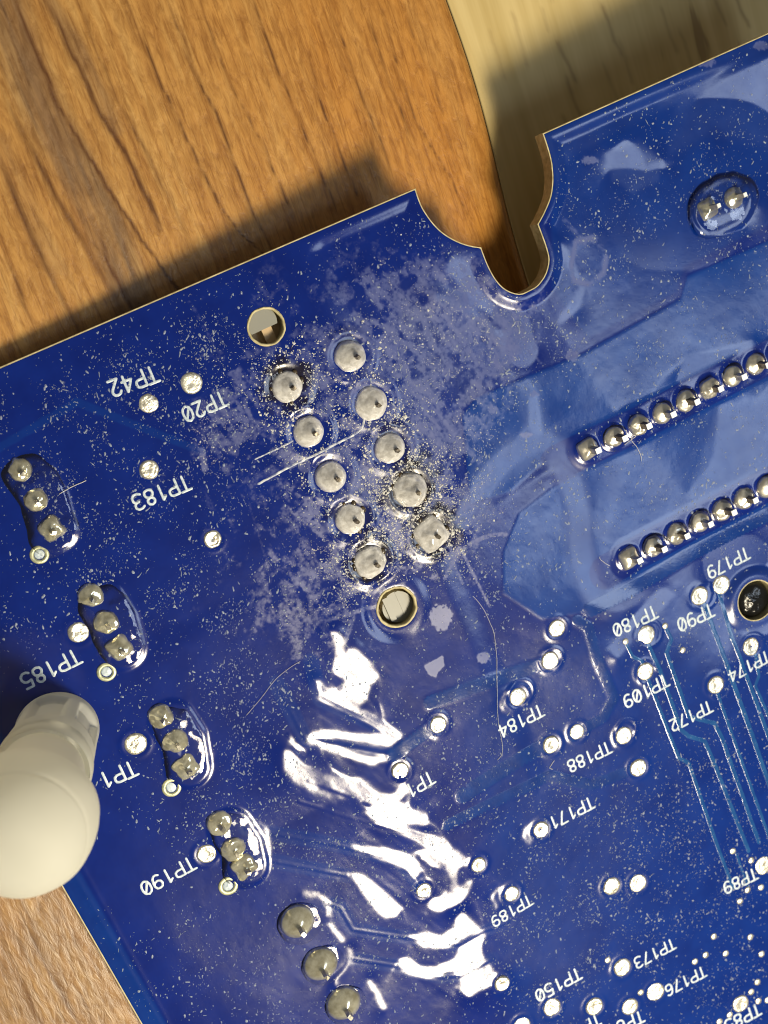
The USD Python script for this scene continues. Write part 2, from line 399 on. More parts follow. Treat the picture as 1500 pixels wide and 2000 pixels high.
U = np.r_[np.linspace(-92, -68, 40)[:-1], np.linspace(-68, -1.2, 330)[:-1], np.linspace(-1.2, 0, 12)]
V = np.linspace(-12, 112, 560)
uu, vv = np.meshgrid(U, V)
u, v = uu.ravel(), vv.ravel()
warp = 0.35 * np.sin(v * 0.11 + 1.0) + 0.2 * np.sin(v * 0.23)
u_edge = u + warp * sm(-4, 0, u)
xy = wxy(u_edge, v)
P2 = np.column_stack([u, v])
z = np.full(len(u), WOOD_Z)
e = np.clip(u + 1.2, 0, None)
z = z - (1.25 - np.sqrt(np.maximum(1.25 ** 2 - e ** 2, 0))) * 0.9
line = np.zeros(len(u))
groove = np.zeros(len(u))
lines_px = [([(30, 0), (110, 200), (170, 300), (260, 440), (345, 560)], 0.9, .22), ([(95, 0), (185, 200), (245, 300), (300, 420)], 0.7, .3),
            ([(0, 170), (60, 290), (150, 450), (235, 600)], .45, .5), ([(250, 0), (310, 150), (380, 300), (430, 400), (525, 505)], 0.72, .13), ([(325, 0), (385, 150), (430, 240), (475, 370), (515, 460)], 0.72, .16),
            ([(395, 20), (450, 160), (500, 260), (562, 400)], 0.62, .13), ([(495, 0), (530, 100), (580, 220), (650, 390)], 0.66, .15), ([(590, 90), (640, 230), (690, 360)], 0.7, .14),
            ([(640, 0), (690, 140), (755, 310)], .6, .14), ([(705, 0), (745, 110), (800, 260)], .42, .13), ([(745, 20), (800, 200), (880, 350), (905, 400)], .5, .12), ([(195, 420), (215, 520), (250, 590)], .9, .25),
            ([(150, 0), (200, 130), (290, 310), (370, 470)], .35, .25), ([(780, 0), (840, 150), (890, 330)], .3, .12), ([(0, 310), (45, 430), (110, 560), (150, 640)], .55, .4), ([(0, 470), (60, 620)], .5, .3),
            ([(30, 1760), (60, 1830), (150, 1990)], .42, .22), ([(0, 1850), (60, 1960), (100, 2040)], .35, .3), ([(90, 1740), (140, 1840)], .3, .5)]
fib = fbm2(P2, 1.0, 4, 3, [[3.0, 0], [0, 0.25]])
for pts, st, wd in lines_px:
    q = curve([wuv(p) for p in pts], 40)
    d0, d1 = q[1] - q[0], q[-1] - q[-2]
    q = np.vstack([q[0] - d0 * 3, q, q[-1] + d1 * 3])
    jit = (fbm2(P2, 0.5, 3, 11) - 0.5) * 0.5
    near = seg_dist(P2 + np.column_stack([jit, jit * 0]), q)
    ends = sm(q[0][1] - 1, q[0][1] + 5, v) * sm(q[-1][1] + 3, q[-1][1] - 3, v)
    side = np.interp(v, q[:, 1], q[:, 0])
    soft = np.where(u < side, wd * 4.5, wd)             # late wood shades up to the line from one side
    line = np.maximum(line, st * ends * (0.9 * np.exp(-(near / (wd * .5)) ** 2) + 0.20 * np.exp(-(near / soft) ** 1.2)) * (0.25 + 1.35 * fib))
    groove = np.maximum(groove, ends * st * np.exp(-(near / 0.12) ** 2))
z = z - 0.05 * groove + lift(xy[:, 0])
line = np.clip(line * 1.5, 0, 0.92)
gst = np.zeros(len(u))
for pts, wd, st in (([(10, 0), (70, 180), (130, 300), (210, 450), (260, 600)], 2.4, .75), ([(95, 0), (150, 90), (225, 250)], 1.0, .45), ([(0, 280), (60, 420), (110, 520)], 1.2, .25), ([(120, 1710), (170, 1800), (230, 1950)], 2.0, .4)):
    q = curve([wuv(p) for p in pts], 30)
    gst = np.maximum(gst, st * sm(wd, wd * 0.3, seg_dist(P2, q)))
gst *= 0.35 + 1.2 * fib
corner = np.array(wuv((90, 1900)))
gst = np.maximum(gst, 0.72 * np.exp(-(((P2 - corner) / [16, 22]) ** 2).sum(1)) * (0.55 + 0.8 * fib))
warm = sm(-30, -6, u) * 0.6 + 0.25 * fbm2(P2, 0.12, 3, 21, [[2, 0], [0, .3]])
warm = np.clip(warm * (0.4 + 1.0 * fbm2(P2, 0.2, 3, 5, [[2, 0], [0, .3]])), 0, 1)
nU, nV = len(U), len(V)
idx = np.arange(nU * nV).reshape(nV, nU)
quads = np.stack([idx[:-1, :-1], idx[:-1, 1:], idx[1:, 1:], idx[1:, :-1]], -1).reshape(-1, 4)
fw = np.vstack([quads[:, [0, 1, 2]], quads[:, [0, 2, 3]]])
vw = np.column_stack([xy, z])


def upward(v, f):
    n = np.cross(v[f[:, 1]] - v[f[:, 0]], v[f[:, 2]] - v[f[:, 0]])
    return f[:, ::-1] if n[:, 2].sum() < 0 else f


def skirt(v, f, ring, depth):
    """Closes a sheet downwards along the ordered outline ring."""
    base = v[ring] * [1, 1, 0] + [0, 0, depth]
    n = len(v)
    k = len(ring)
    g = []
    for i in range(k):
        j = (i + 1) % k
        g += [(ring[i], n + i, n + j), (ring[i], n + j, ring[j])]
    return np.vstack([v, base]), np.vstack([f, np.array(g)])


fw = upward(vw, fw)
ringw = np.r_[idx[0, :], idx[1:, -1], idx[-1, -2::-1], idx[-2:0:-1, 0]]
vw2, fw2 = skirt(vw, fw, ringw, TABLE_Z - 12.0)
k = len(vw2) - len(vw)
grain = np.column_stack([line, gst, warm])
grain = np.vstack([grain, grain[ringw]])
along = np.column_stack([u, v, z]) * MM
along = np.vstack([along, along[ringw]])
C3 = Sdf.ValueTypeNames.Color3fArray
V3 = Sdf.ValueTypeNames.Float3Array
pk = obj('wooden_plank', (vw2, fw2), 'orange_wood', smooth=True, attrs={'grain': (grain, C3), 'along': (along, V3)})
tag(pk, 'orange brown grained wooden plank lying under the blue circuit board', 'plank')

# pale board to the right of the plank, a little lower
U = np.linspace(0.2, 70, 350)
V = np.linspace(-20, 112, 300)
uu, vv = np.meshgrid(U, V)
u, v = uu.ravel(), vv.ravel()
P2 = np.column_stack([u, v])
xy = wxy(u + 0.35 * np.sin(v * 0.11 + 1.0) * sm(4, 0, u) + 0.2 * np.sin(v * 0.23) * sm(4, 0, u), v)
dash = np.zeros(len(u))
for pts, st in (([(1090, 80), (1125, 160)], .55), ([(1175, 10), (1215, 110)], .5), ([(1210, 80), (1235, 160)], .35), ([(1180, 130), (1230, 250)], .3), ([(1440, 0), (1460, 50)], .6), ([(1395, 0), (1415, 45)], .4),
                ([(1105, 150), (1135, 230)], .45), ([(1000, 30), (1030, 130)], .3), ([(1290, 20), (1320, 100)], .35), ([(1330, 60), (1350, 130)], .35), ([(960, 60), (985, 150)], .25), ([(1100, 230), (1120, 270)], .45), ([(1060, 20), (1068, 60)], .3)):
    q = curve([wuv(p, TABLE_Z) for p in pts], 12)
    dd = seg_dist(P2 + np.column_stack([(fbm2(P2, .6, 3, 9) - .5) * .8, np.zeros(len(u))]), q)
    dash = np.maximum(dash, st * np.exp(-(dd / .22) ** 2) * (0.4 + fbm2(P2, 2.0, 3, 2, [[1, 0], [0, .2]])))
vt = np.column_stack([xy, TABLE_Z + lift(xy[:, 0])])
idx = np.arange(len(u)).reshape(len(V), len(U))
quads = np.stack([idx[:-1, :-1], idx[:-1, 1:], idx[1:, 1:], idx[1:, :-1]], -1).reshape(-1, 4)
ft = upward(vt, np.vstack([quads[:, [0, 1, 2]], quads[:, [0, 2, 3]]]))
ring = np.r_[idx[0, :], idx[1:, -1], idx[-1, -2::-1], idx[-2:0:-1, 0]]
vt2, ft2 = skirt(vt, ft, ring, TABLE_Z - 11.0)
gg = np.column_stack([dash, dash * 0, dash * 0])
al = np.column_stack([u, v, vt[:, 2]]) * MM
tb = obj('pale_wooden_board', (vt2, ft2), 'pale_wood', smooth=True, attrs={'grain': (np.vstack([gg, gg[ring]]), C3), 'along': (np.vstack([al, al[ring]]), V3)})
tag(tb, 'pale beige wooden board beside the orange plank, partly behind the circuit board', 'plank')
gc = (at((750, 900), TABLE_Z) + [0, 0, 0])[:2]
tt = trimesh.creation.box((1500, 1100, 8))
tt.apply_translation((gc[0], gc[1], TABLE_Z - 16.1))
tg = obj('ground', tt, 'pale_wood_plain' if False else 'tan_plastic', smooth=False)
tag(tg, 'plain table top far below the wooden boards', 'table top', kind='structure')

# ---------------------------------------------------------------- the board's outline and holes
notch = [(812, 368), (822, 398), (838, 425), (860, 450), (885, 467), (912, 478), (940, 483), (950, 510), (962, 535), (978, 557), (1000, 571), (1022, 573),
         (1044, 562), (1060, 545), (1069, 525), (1071, 500), (1062, 470), (1050, 438), (1064, 412), (1076, 380), (1079, 345), (1075, 310), (1068, 285), (1060, 261)]
nb = Bs(notch)
nb = np.vstack([curve(nb[:7], 24), curve(nb[6:18], 34)[1:], curve(nb[17:], 24)[1:]])
TOPY_L, TOPY_R, LEFT = 23.15, 22.65, -36.6
outline = np.vstack([[(LEFT, -78)], [(58, -78)], [(58, 22.6)], nb[::-1], [(LEFT, 23.45)]])
hole_px = {'upper': ((520, 638), 36), 'lower': ((775, 1186), 38), 'black': ((1477, 1173), 36)}
SC = np.linalg.norm(B((760, 1000)) - B((740, 1000))) / 20.0


def mm_r(p, rpx):
    """Radius in mm of a disc that spans rpx pixels about p (mean of the two directions)."""
    a = np.linalg.norm(B((p[0] + rpx, p[1])) - B(p)) + np.linalg.norm(B((p[0], p[1] + rpx)) - B(p))
    return a / 2


holes = {k: Point(B(p)).buffer(mm_r(p, r), 40) for k, (p, r) in hole_px.items()}
board = Polygon(outline)
for h in holes.values():
    board = board.difference(h)

from scipy.spatial import cKDTree
_ep = []
for _r in [board.exterior] + list(board.interiors):
    _n = int(_r.length / 0.06)
    _ep += [_r.interpolate(_t, normalized=True).coords[0] for _t in np.arange(_n) / _n]
EDGE_TREE = cKDTree(np.array(_ep))

boardX, _ = thing('circuit_board', 'blue printed circuit board, solder side up, with a notch in its upper edge', 'circuit board')
THICK = 1.6
slab = trimesh.creation.extrude_polygon(board.buffer(0.0), THICK - 0.4, engine='earcut')
slab.apply_translation((0, 0, -THICK - 0.03))
rim = board.difference(board.buffer(-0.35))
rims = [trimesh.creation.extrude_polygon(g, 0.4, engine='earcut') for g in getattr(rim, 'geoms', [rim])]
for g in rims:
    g.apply_translation((0, 0, -0.43))
sub = trimesh.util.concatenate([slab] + rims)
obj('substrate', sub, 'fibreglass', boardX, smooth=25)

# ---------------------------------------------------------------- what lies on the board, in pixels of the photograph
DIN = [(560, 755), (602, 843), (645, 931), (683, 1013), (722, 1097), (683, 695), (724, 788), (760, 875), (800, 957), (840, 1042)]
ROW1 = [(1147, 877), (1196, 853), (1242, 829), (1290, 807), (1337, 783), (1384, 758), (1429, 735), (1475, 712), (1519, 690)]
ROW2 = [(1229, 1090), (1276, 1068), (1322, 1043), (1367, 1020), (1411, 997), (1454, 974), (1497, 951)]
TRIO = [[(40, 918), (70, 976), (100, 1032)], [(177, 1163), (206, 1215), (233, 1264)], [(314, 1398), (341, 1446), (363, 1496)], [(427, 1606), (455, 1656), (477, 1690)]]
BIG = [(580, 1797), (625, 1880), (670, 1957)]
DUO = [(1386, 407), (1436, 386)]
PADS = [(290, 788, 20), (374, 748, 22), (291, 917, 20), (415, 1053, 18), (153, 1235, 21), (265, 1452, 22), (403, 1667, 19), (853, 1413, 17), (1012, 1362, 18), (1089, 1228, 17), (1075, 1291, 18),
        (1077, 1455, 17), (1128, 1430, 15), (1219, 1437, 17), (1247, 1500, 17), (1056, 1620, 16), (997, 1743, 15), (930, 1684, 15), (777, 1500, 17), (824, 1734, 15), (1195, 1731, 17), (1246, 1725, 17),
        (1413, 1144, 18), (1369, 1165, 18), (1262, 1241, 18), (1260, 1311, 17), (1397, 1337, 17), (1466, 1262, 17), (1491, 1690, 17), (1215, 1889, 17), (1077, 1966, 17), (1160, 1965, 17), (1230, 1966, 16),
        (1280, 1937, 17), (1446, 1960, 16), (977, 1916, 15), (1018, 2002, 17)]
VIAS = [(1222, 1253), (1300, 1223), (1334, 1270), (1431, 1662), (1467, 1680), (1486, 1733), (1460, 1738), (1445, 1760), (1187, 1875), (1251, 1938), (1394, 1829), (1465, 1830), (1378, 1865), (1357, 1878),
        (1417, 1862), (1487, 1863), (1479, 1918), (1467, 1937), (1481, 1955), (1425, 1982), (1405, 1995), (1499, 1953)]
RINGS = [(77, 1083), (208, 1312), (335, 1537), (446, 1730)]
WIDE = [([(900, 1550), (980, 1503), (1062, 1457)], 34), ([(870, 1605), (1020, 1540), (1072, 1516), (1156, 1534), (1232, 1506)], 26), ([(1118, 1440), (1180, 1402), (1200, 1363), (1168, 1290), (1150, 1225), (1128, 1212)], 24),
        ([(1062, 1298), (930, 1340), (838, 1371)], 30), ([(838, 1420), (800, 1445), (765, 1470)], 30), ([(1152, 1192), (1240, 1150), (1340, 1090), (1500, 1008)], 34)]
THIN = [([(1262, 1318), (1325, 1480), (1345, 1490), (1400, 1650), (1432, 1735)], 9), ([(1266, 1258), (1290, 1312), (1330, 1425), (1345, 1438), (1376, 1447), (1391, 1482), (1462, 1662)], 10),
        ([(1302, 1228), (1312, 1250), (1302, 1275), (1345, 1400), (1395, 1412), (1410, 1442), (1482, 1645)], 10), ([(1378, 1180), (1420, 1300), (1470, 1440), (1510, 1555)], 11),
        ([(1408, 1160), (1430, 1245), (1480, 1380), (1510, 1465)], 10), ([(1398, 1345), (1435, 1450), (1500, 1630), (1510, 1660)], 8), ([(1474, 1275), (1482, 1320), (1475, 1340), (1510, 1420)], 8),
        ([(1222, 1256), (1235, 1282), (1252, 1290), (1260, 1306)], 8), ([(1438, 1668), (1460, 1730)], 6)]
FAINT = [([(-20, 885), (150, 785), (395, 882)], 14), ([(160, 1693), (335, 2010)], 5), ([(135, 1693), (318, 2010)], 5)]
# runs of copper under the coat in the glare
RUNS = [[(539, 1333), (594, 1439), (726, 1464), (770, 1472)], [(606, 1290), (624, 1362), (722, 1409), (775, 1437)], [(480, 1615), (518, 1624), (654, 1645), (773, 1673), (811, 1715), (825, 1735)],
        [(500, 1675), (548, 1683), (675, 1706)], [(640, 1762), (664, 1771), (688, 1813), (803, 1830), (896, 1842), (944, 1815), (990, 1800)], [(692, 1872), (773, 1885), (860, 1905), (900, 1901), (960, 1870)],
        [(580, 1560), (654, 1583), (760, 1610), (862, 1640)], [(560, 1432), (590, 1468)], [(600, 1520), (700, 1556)]]

# bright figures of the lamp's reflection: the coat is level with the mirror slope there
def za(pts):
    return [(500 + x / 5, 1200 + y / 5) for x, y in pts]


def zb(pts):
    return [(650 + x / 3.75, 1580 + y / 3.75) for x, y in pts]


def zc(pts):
    return [(480 + x / 5, 1700 + y / 5) for x, y in pts]


GLARE = [za([(690, 150), (780, 150), (860, 250), (850, 380), (930, 310), (970, 320), (1060, 420), (1200, 590), (1110, 710), (1060, 860), (1010, 900), (1150, 980), (1300, 1070), (1400, 1150), (1400, 1215), (1310, 1200), (1180, 1105), (960, 965), (700, 860), (600, 800), (545, 640), (600, 620), (680, 720), (790, 730), (860, 640), (760, 570), (735, 490), (775, 420), (760, 290)]),
         za([(480, 1170), (560, 1130), (700, 1115), (900, 1150), (1100, 1150), (1300, 1140), (1400, 1200), (1310, 1290), (1200, 1275), (1000, 1225), (700, 1185), (520, 1205)]),
         za([(460, 1195), (620, 1230), (880, 1310), (1130, 1370), (1280, 1355), (1315, 1410), (1200, 1430), (1120, 1460), (900, 1385), (700, 1315), (560, 1265)]),
         za([(250, 1310), (330, 1310), (470, 1450), (650, 1540), (850, 1580), (980, 1565), (1060, 1620), (1180, 1720), (1300, 1730), (1400, 1640), (1450, 1640), (1460, 1690), (1360, 1790), (1500, 1870), (1640, 1900), (1640, 2040), (1350, 1990), (1180, 1880), (1000, 1790), (870, 1730), (560, 1600), (600, 1690), (520, 1690), (350, 1630), (240, 1500)]),
         za([(300, 1180), (330, 1190), (380, 1270), (490, 1330), (400, 1320), (330, 1260)]),
         za([(480, 1680), (850, 1765), (850, 1785), (480, 1702)]),
         zb([(180, 0), (520, 0), (520, 120), (640, 150), (790, 190), (850, 260), (990, 350), (1000, 385), (920, 400), (890, 450), (900, 540), (950, 535), (1010, 510), (1000, 570), (920, 690), (780, 745), (700, 720), (690, 640), (780, 640), (840, 600), (850, 520), (800, 410), (700, 400), (640, 330), (570, 300), (650, 285), (690, 280), (560, 190), (350, 100)]),
         zb([(100, 245), (230, 250), (400, 270), (560, 320), (610, 380), (640, 440), (610, 450), (590, 500), (520, 430), (400, 365), (200, 300)]),
         zb([(90, 460), (200, 460), (330, 550), (430, 640), (500, 720), (450, 780), (380, 790), (330, 760), (220, 620), (150, 510)]),
         zb([(560, 920), (680, 900), (800, 920), (880, 860), (890, 790), (940, 735), (1000, 800), (1060, 850), (1085, 885), (930, 965), (850, 1005), (740, 1020), (640, 1000)]),
         zb([(930, 985), (1090, 895), (1120, 920), (1080, 980), (1080, 1060), (1130, 1105), (1000, 1170), (900, 1215), (880, 1185), (830, 1180), (780, 1220), (680, 1240), (560, 1210), (470, 1150), (490, 1090), (560, 1090), (640, 1150), (780, 1140), (900, 1080)]),
         zb([(920, 1215), (1130, 1115), (1180, 1190), (1245, 1250), (1240, 1290), (1170, 1270), (980, 1370), (930, 1320)])]
ARCS = [(zc([(555, 220), (700, 230), (795, 300), (800, 430)]), 8), (zc([(815, 520), (880, 610), (945, 685)]), 8), (zc([(1000, 750), (1018, 880), (960, 980), (890, 1050), (880, 1130)]), 7), (zc([(1200, 1080), (1270, 1190), (1340, 1350)]), 10),
        ([(502, 1603), (517, 1615), (525, 1651), (522, 1685)], 5), ([(418, 1470), (405, 1489)], 4), ([(996, 1351), (981, 1363), (978, 1383), (990, 1393), (1001, 1395)], 8), ([(1045, 1613), (1024, 1619), (1020, 1635), (1034, 1648)], 8),
        ([(988, 1736), (967, 1736), (957, 1752), (969, 1770)], 8), ([(1196, 1440), (1199, 1453), (1208, 1455)], 6), ([(837, 1412), (836, 1428), (845, 1430)], 8), ([(1060, 1455), (1063, 1468)], 6), ([(1193, 1893), (1200, 1884)], 5)]

SHEEN = [[(1322, 742), (1345, 700), (1400, 685), (1475, 668), (1440, 692), (1385, 722), (1340, 772)], [(1408, 795), (1540, 765), (1540, 905), (1375, 970), (1345, 968), (1395, 900)],
         [(1400, 1120), (1450, 1098), (1540, 1080), (1540, 1235), (1450, 1240), (1425, 1200)], [(1215, 1240), (1240, 1205), (1275, 1170), (1300, 1150), (1320, 1165), (1280, 1205), (1235, 1250), (1205, 1290), (1190, 1270)],
         [(1190, 300), (1225, 270), (1250, 290), (1265, 330), (1300, 310), (1295, 345), (1250, 378), (1205, 360)], [(880, 500), (925, 500), (960, 560), (1000, 590), (985, 630), (940, 600), (900, 560), (870, 530)],
         [(1360, 195), (1430, 150), (1540, 90), (1540, 300), (1480, 245), (1400, 225)], [(1385, 440), (1415, 425), (1450, 415), (1470, 380), (1478, 400), (1462, 435), (1430, 452), (1395, 462)],
         [(960, 640), (1000, 650), (1040, 690), (1020, 705), (985, 690)], [(1035, 780), (1050, 770), (1062, 850), (1045, 860), (1036, 830)]]
SHEEN_BANDS = [([(905, 1020), (930, 970), (965, 920), (1010, 885), (1060, 866), (1095, 890)], 40), ([(1080, 880), (1118, 950), (1132, 1010), (1136, 1080), (1148, 1130), (1180, 1175), (1240, 1165)], 40),
               ([(1075, 262), (1180, 225), (1290, 180), (1400, 128), (1520, 75)], 22), ([(1095, 480), (1140, 560), (1130, 600), (1100, 625)], 12), ([(850, 580), (900, 600), (960, 640)], 9)]
# relief of the lacquer where it mirrors the lamp: slopes that satisfy the mirror law in the bright figures and miss it elsewhere
GS = 0.12


def mirror_relief(region, lamp, figures, strokes, d_in, d_out, seed, rounds=90, ripple=0.02, blur=0.75):
    """Heights on a grid over the pixels of region."""
    lo, hi = Bs(region).min(0) - 1, Bs(region).max(0) + 1
    gx = np.arange(lo[0], hi[0], GS)
    gy = np.arange(lo[1], hi[1], GS)
    X, Y = np.meshgrid(gx, gy)
    Gp = np.column_stack([X.ravel(), Y.ravel()])
    P3 = np.column_stack([Gp, np.zeros(len(Gp))])
    tv = CAM - P3
    tv /= np.linalg.norm(tv, axis=1, keepdims=True)
    tl = lamp - P3
    tl /= np.linalg.norm(tl, axis=1, keepdims=True)
    hv = tv + tl
    want = (-hv[:, :2] / hv[:, 2:]).reshape(X.shape + (2,))
    bright = np.full(len(Gp), False)
    for pl in figures:
        bright |= shapely.contains_xy(Polygon(Bs(pl)).buffer(0.02), Gp[:, 0], Gp[:, 1])
    for pl, wpx in strokes:
        bright |= seg_dist(Gp, curve(Bs(pl), 24) if len(pl) > 4 else Bs(pl)) < wpx / 2 * SC * 0.95
    bright = bright.reshape(X.shape)
    edge = np.minimum.reduce([X - gx[0], gx[-1] - X, Y - gy[0], gy[-1] - Y])
    fade = sm(0.2, 2.5, edge)
    ny, nx = X.shape
    kx = 2 * np.cos(np.pi * np.arange(nx) / nx) - 2
    ky = 2 * np.cos(np.pi * np.arange(ny) / ny) - 2
    lap = (kx[None, :] + ky[:, None]) / GS ** 2
    lap[0, 0] = 1

    def poisson(a, b):
        div = np.zeros_like(a)
        div[:, 1:] += (a[:, 1:] - a[:, :-1]) / GS
        div[:, 0] += a[:, 0] / GS
        div[1:, :] += (b[1:, :] - b[:-1, :]) / GS
        div[0, :] += b[0, :] / GS
        h = dctn(div, type=2, norm='ortho') / lap
        h[0, 0] = 0
        return idctn(h, type=2, norm='ortho')

    H = ripple * (meshkit.fbm(np.column_stack([Gp * 0.5, np.zeros(len(Gp))]), 3, seed).reshape(X.shape) - 0.5)
    for it in range(rounds):
        dx = np.zeros_like(H)
        dy = np.zeros_like(H)
        dx[:, :-1] = np.diff(H, axis=1) / GS
        dy[:-1, :] = np.diff(H, axis=0) / GS
        ex, ey = dx - want[..., 0], dy - want[..., 1]
        d = np.hypot(ex, ey) + 1e-9
        kk = np.where(bright, np.where(d > d_in, d_in / d, 1), np.where(d < d_out, d_out / d, 1))
        damp = np.where(bright, 1.0, 0.985)
        H = poisson((want[..., 0] + ex * kk) * damp * fade, (want[..., 1] + ey * kk) * damp * fade)
        if it < rounds * 0.66 and it % 6 == 0:
            H = gaussian_filter(H, 1.0)
    H = gaussian_filter(H - np.median(H[fade < 0.5]), blur) * fade
    return gx, gy, H


RELIEFS = [mirror_relief([(430, 1190), (1080, 1190), (430, 2060), (1080, 2060), (1230, 1250), (1300, 1920), (1230, 1600)], LAMP, GLARE, ARCS, 0.06, 0.14, 4, blur=1.05),
           mirror_relief([(830, 420), (1560, 60), (1560, 1250), (900, 1180), (1060, 240)], WIN, SHEEN, SHEEN_BANDS, 0.04, 0.085, 9, 60, blur=1.3)]


def relief(P):
    q = 0
    for gx, gy, H in RELIEFS:
        q = q + map_coordinates(H, [(P[:, 1] - gy[0]) / GS, (P[:, 0] - gx[0]) / GS], order=1, mode='constant', cval=0.0)
    w = np.exp(-(np.minimum(seg_dist(P, Bs([(650, 1260), (640, 1450), (760, 1640), (900, 1930)])), 50) / 4.5) ** 2)
    wr = fbm2(P, 1.6, 3, 77, [[0.8, 0.35], [-0.1, 0.25]]) - 0.5
    q = q + 0.03 * wr * w
    for pl in RUNS:
        d = seg_dist(P, Bs(pl))
        q = q + 0.006 * np.exp(-(d / 0.10) ** 2) - 0.003 * np.exp(-((d - 0.28) / 0.12) ** 2)
    return q


ARRB = {}


def bump_ring(P, c, r, w):
    d = np.linalg.norm(P - c, axis=1)
    return np.exp(-((d - r) / w) ** 2)


def dome(P, line_, r, h, edge_w):
    """A flat-topped pool of lacquer with a steep rim around a line or point."""
    line_ = np.asarray(line_, float)
    d = np.linalg.norm(P - line_[0], axis=1) if len(line_) == 1 else seg_dist(P, line_)
    return h * sm(r, r - edge_w, d) * (0.75 + 0.25 * np.clip(1 - (d / r) ** 2, 0, 1))


def height(P):
    """Height of the lacquered surface over the board's plane at the points P, mm."""
    P = np.asarray(P, float)
    h = 0.02 + 0.012 * (fbm2(P, 0.9, 3, 1) - 0.5) + 0.05 * (fbm2(P, 0.16, 2, 8) - 0.5)
    for pl, wpx in WIDE + FAINT[:1]:
        h = h + 0.008 * sm(wpx * SC / 2 + 0.14, wpx * SC / 2 - 0.10, seg_dist(P, Bs(pl)))
    for pl, wpx in FAINT[1:]:
        h = h + 0.012 * np.exp(-(seg_dist(P, Bs(pl)) / 0.2) ** 2)
    h = h + 0.014 * sm(0.2, -0.2, poly_sd(P, Bs(COPPER)))
    for t in TRIO:
        t = np.array(t, float)
        a, b = t[0] * 0.75 + t[1] * 0.25, t[2]
        off = np.array([16, -2])
        h = h + dome(P, Bs([a + off, t[1] + off * 1.2, b + [6, 2]]), 2.05, 0.12, 0.6)
    h = h + dome(P, Bs([(1405, 405), (1425, 395)]), 2.75, 0.15, 0.55) - 0.06 * sm(2.2, 1.4, seg_dist(P, Bs([(1400, 405), (1425, 392)])))
    for row in (ROW1, ROW2):
        for c in row:
            h = h + dome(P, [B(c)], 1.35, 0.14, 0.45) * 0.8
        h = h + 0.04 * sm(2.0, 1.3, seg_dist(P, Bs([row[0], row[-1]])))
    for c in DIN:
        h = h + 0.10 * bump_ring(P, B(c), 1.95, 0.35)
    for x, y, r in PADS:
        h = h + 0.022 * bump_ring(P, B((x, y)), mm_r((x, y), r) + 0.25, 0.2)
    for p in ((1380, 1165, 34), (1270, 1238, 34), (1470, 1260, 32), (1406, 1345, 30), (1266, 1318, 28), (1225, 1425, 28), (1082, 1285, 26), (1020, 1352, 32)):
        h = h + 0.03 * bump_ring(P, B(p[:2]), p[2] * SC * 0.8, 0.14)
    h = np.maximum(h + relief(P), -0.36)
    d = EDGE_TREE.query(P, distance_upper_bound=1.6)[0]
    return np.where(d < 1.5, h * sm(0.45, 1.5, d) + 0.01 * sm(1.5, 0.45, d), h)


COPPER = [(905, 812), (932, 777), (1140, 692), (1333, 584), (1347, 540), (1600, 428), (1600, 960), (1150, 1196), (1060, 1210), (985, 1160), (985, 1080), (1016, 1003), (1078, 955), (1130, 930), (1096, 900), (1060, 905), (1000, 960), (920, 985)]
ISLES = [([(1090, 905), (1147, 877), (1515, 692)], 36), ([(1185, 1118), (1229, 1090), (1515, 940)], 36)]

# ---------------------------------------------------------------- the blue face
top = board.buffer(-0.10)
edge_pts = []
for ringp in [top.exterior] + list(top.interiors):
    n = max(int(ringp.length / 0.13), 12)
    edge_pts += [ringp.interpolate(t, normalized=True).coords[0] for t in np.arange(n) / n]
edge_pts = np.array(edge_pts)
view = Polygon(Bs([(-25, -25), (1525, -25), (1525, 2025), (-25, 2025)]))
STEP = 0.135
x0, y0, x1, y1 = top.bounds
X1, Y1 = np.meshgrid(np.arange(x0, x1, STEP), np.arange(y0, y1, STEP))
X1[1::2] += STEP / 2
fine = np.column_stack([X1.ravel(), Y1.ravel()])
fine = fine[shapely.contains_xy(view, fine[:, 0], fine[:, 1])]
fine = fine + RNG.uniform(-0.01, 0.01, fine.shape)
X2, Y2 = np.meshgrid(np.arange(x0, x1, 0.8), np.arange(y0, y1, 0.8))
coarse = np.column_stack([X2.ravel(), Y2.ravel()])
coarse = coarse[~shapely.contains_xy(view, coarse[:, 0], coarse[:, 1])]
pts = np.vstack([fine, coarse])
inner = top.buffer(-0.06)
shapely.prepare(inner)
pts = pts[shapely.contains_xy(inner, pts[:, 0], pts[:, 1])]
pts = np.vstack([edge_pts, pts])
tri = Delaunay(pts)
f = tri.simplices
cen = pts[f].mean(1)
keep_poly = top.buffer(0.004)
shapely.prepare(keep_poly)
f = f[shapely.contains_xy(keep_poly, cen[:, 0], cen[:, 1])]
hz = height(pts)
rim_d = np.zeros(len(pts))
V_top = np.column_stack([pts, hz])
V_top[:len(edge_pts), 2] = 0.0
f = upward(V_top, f)

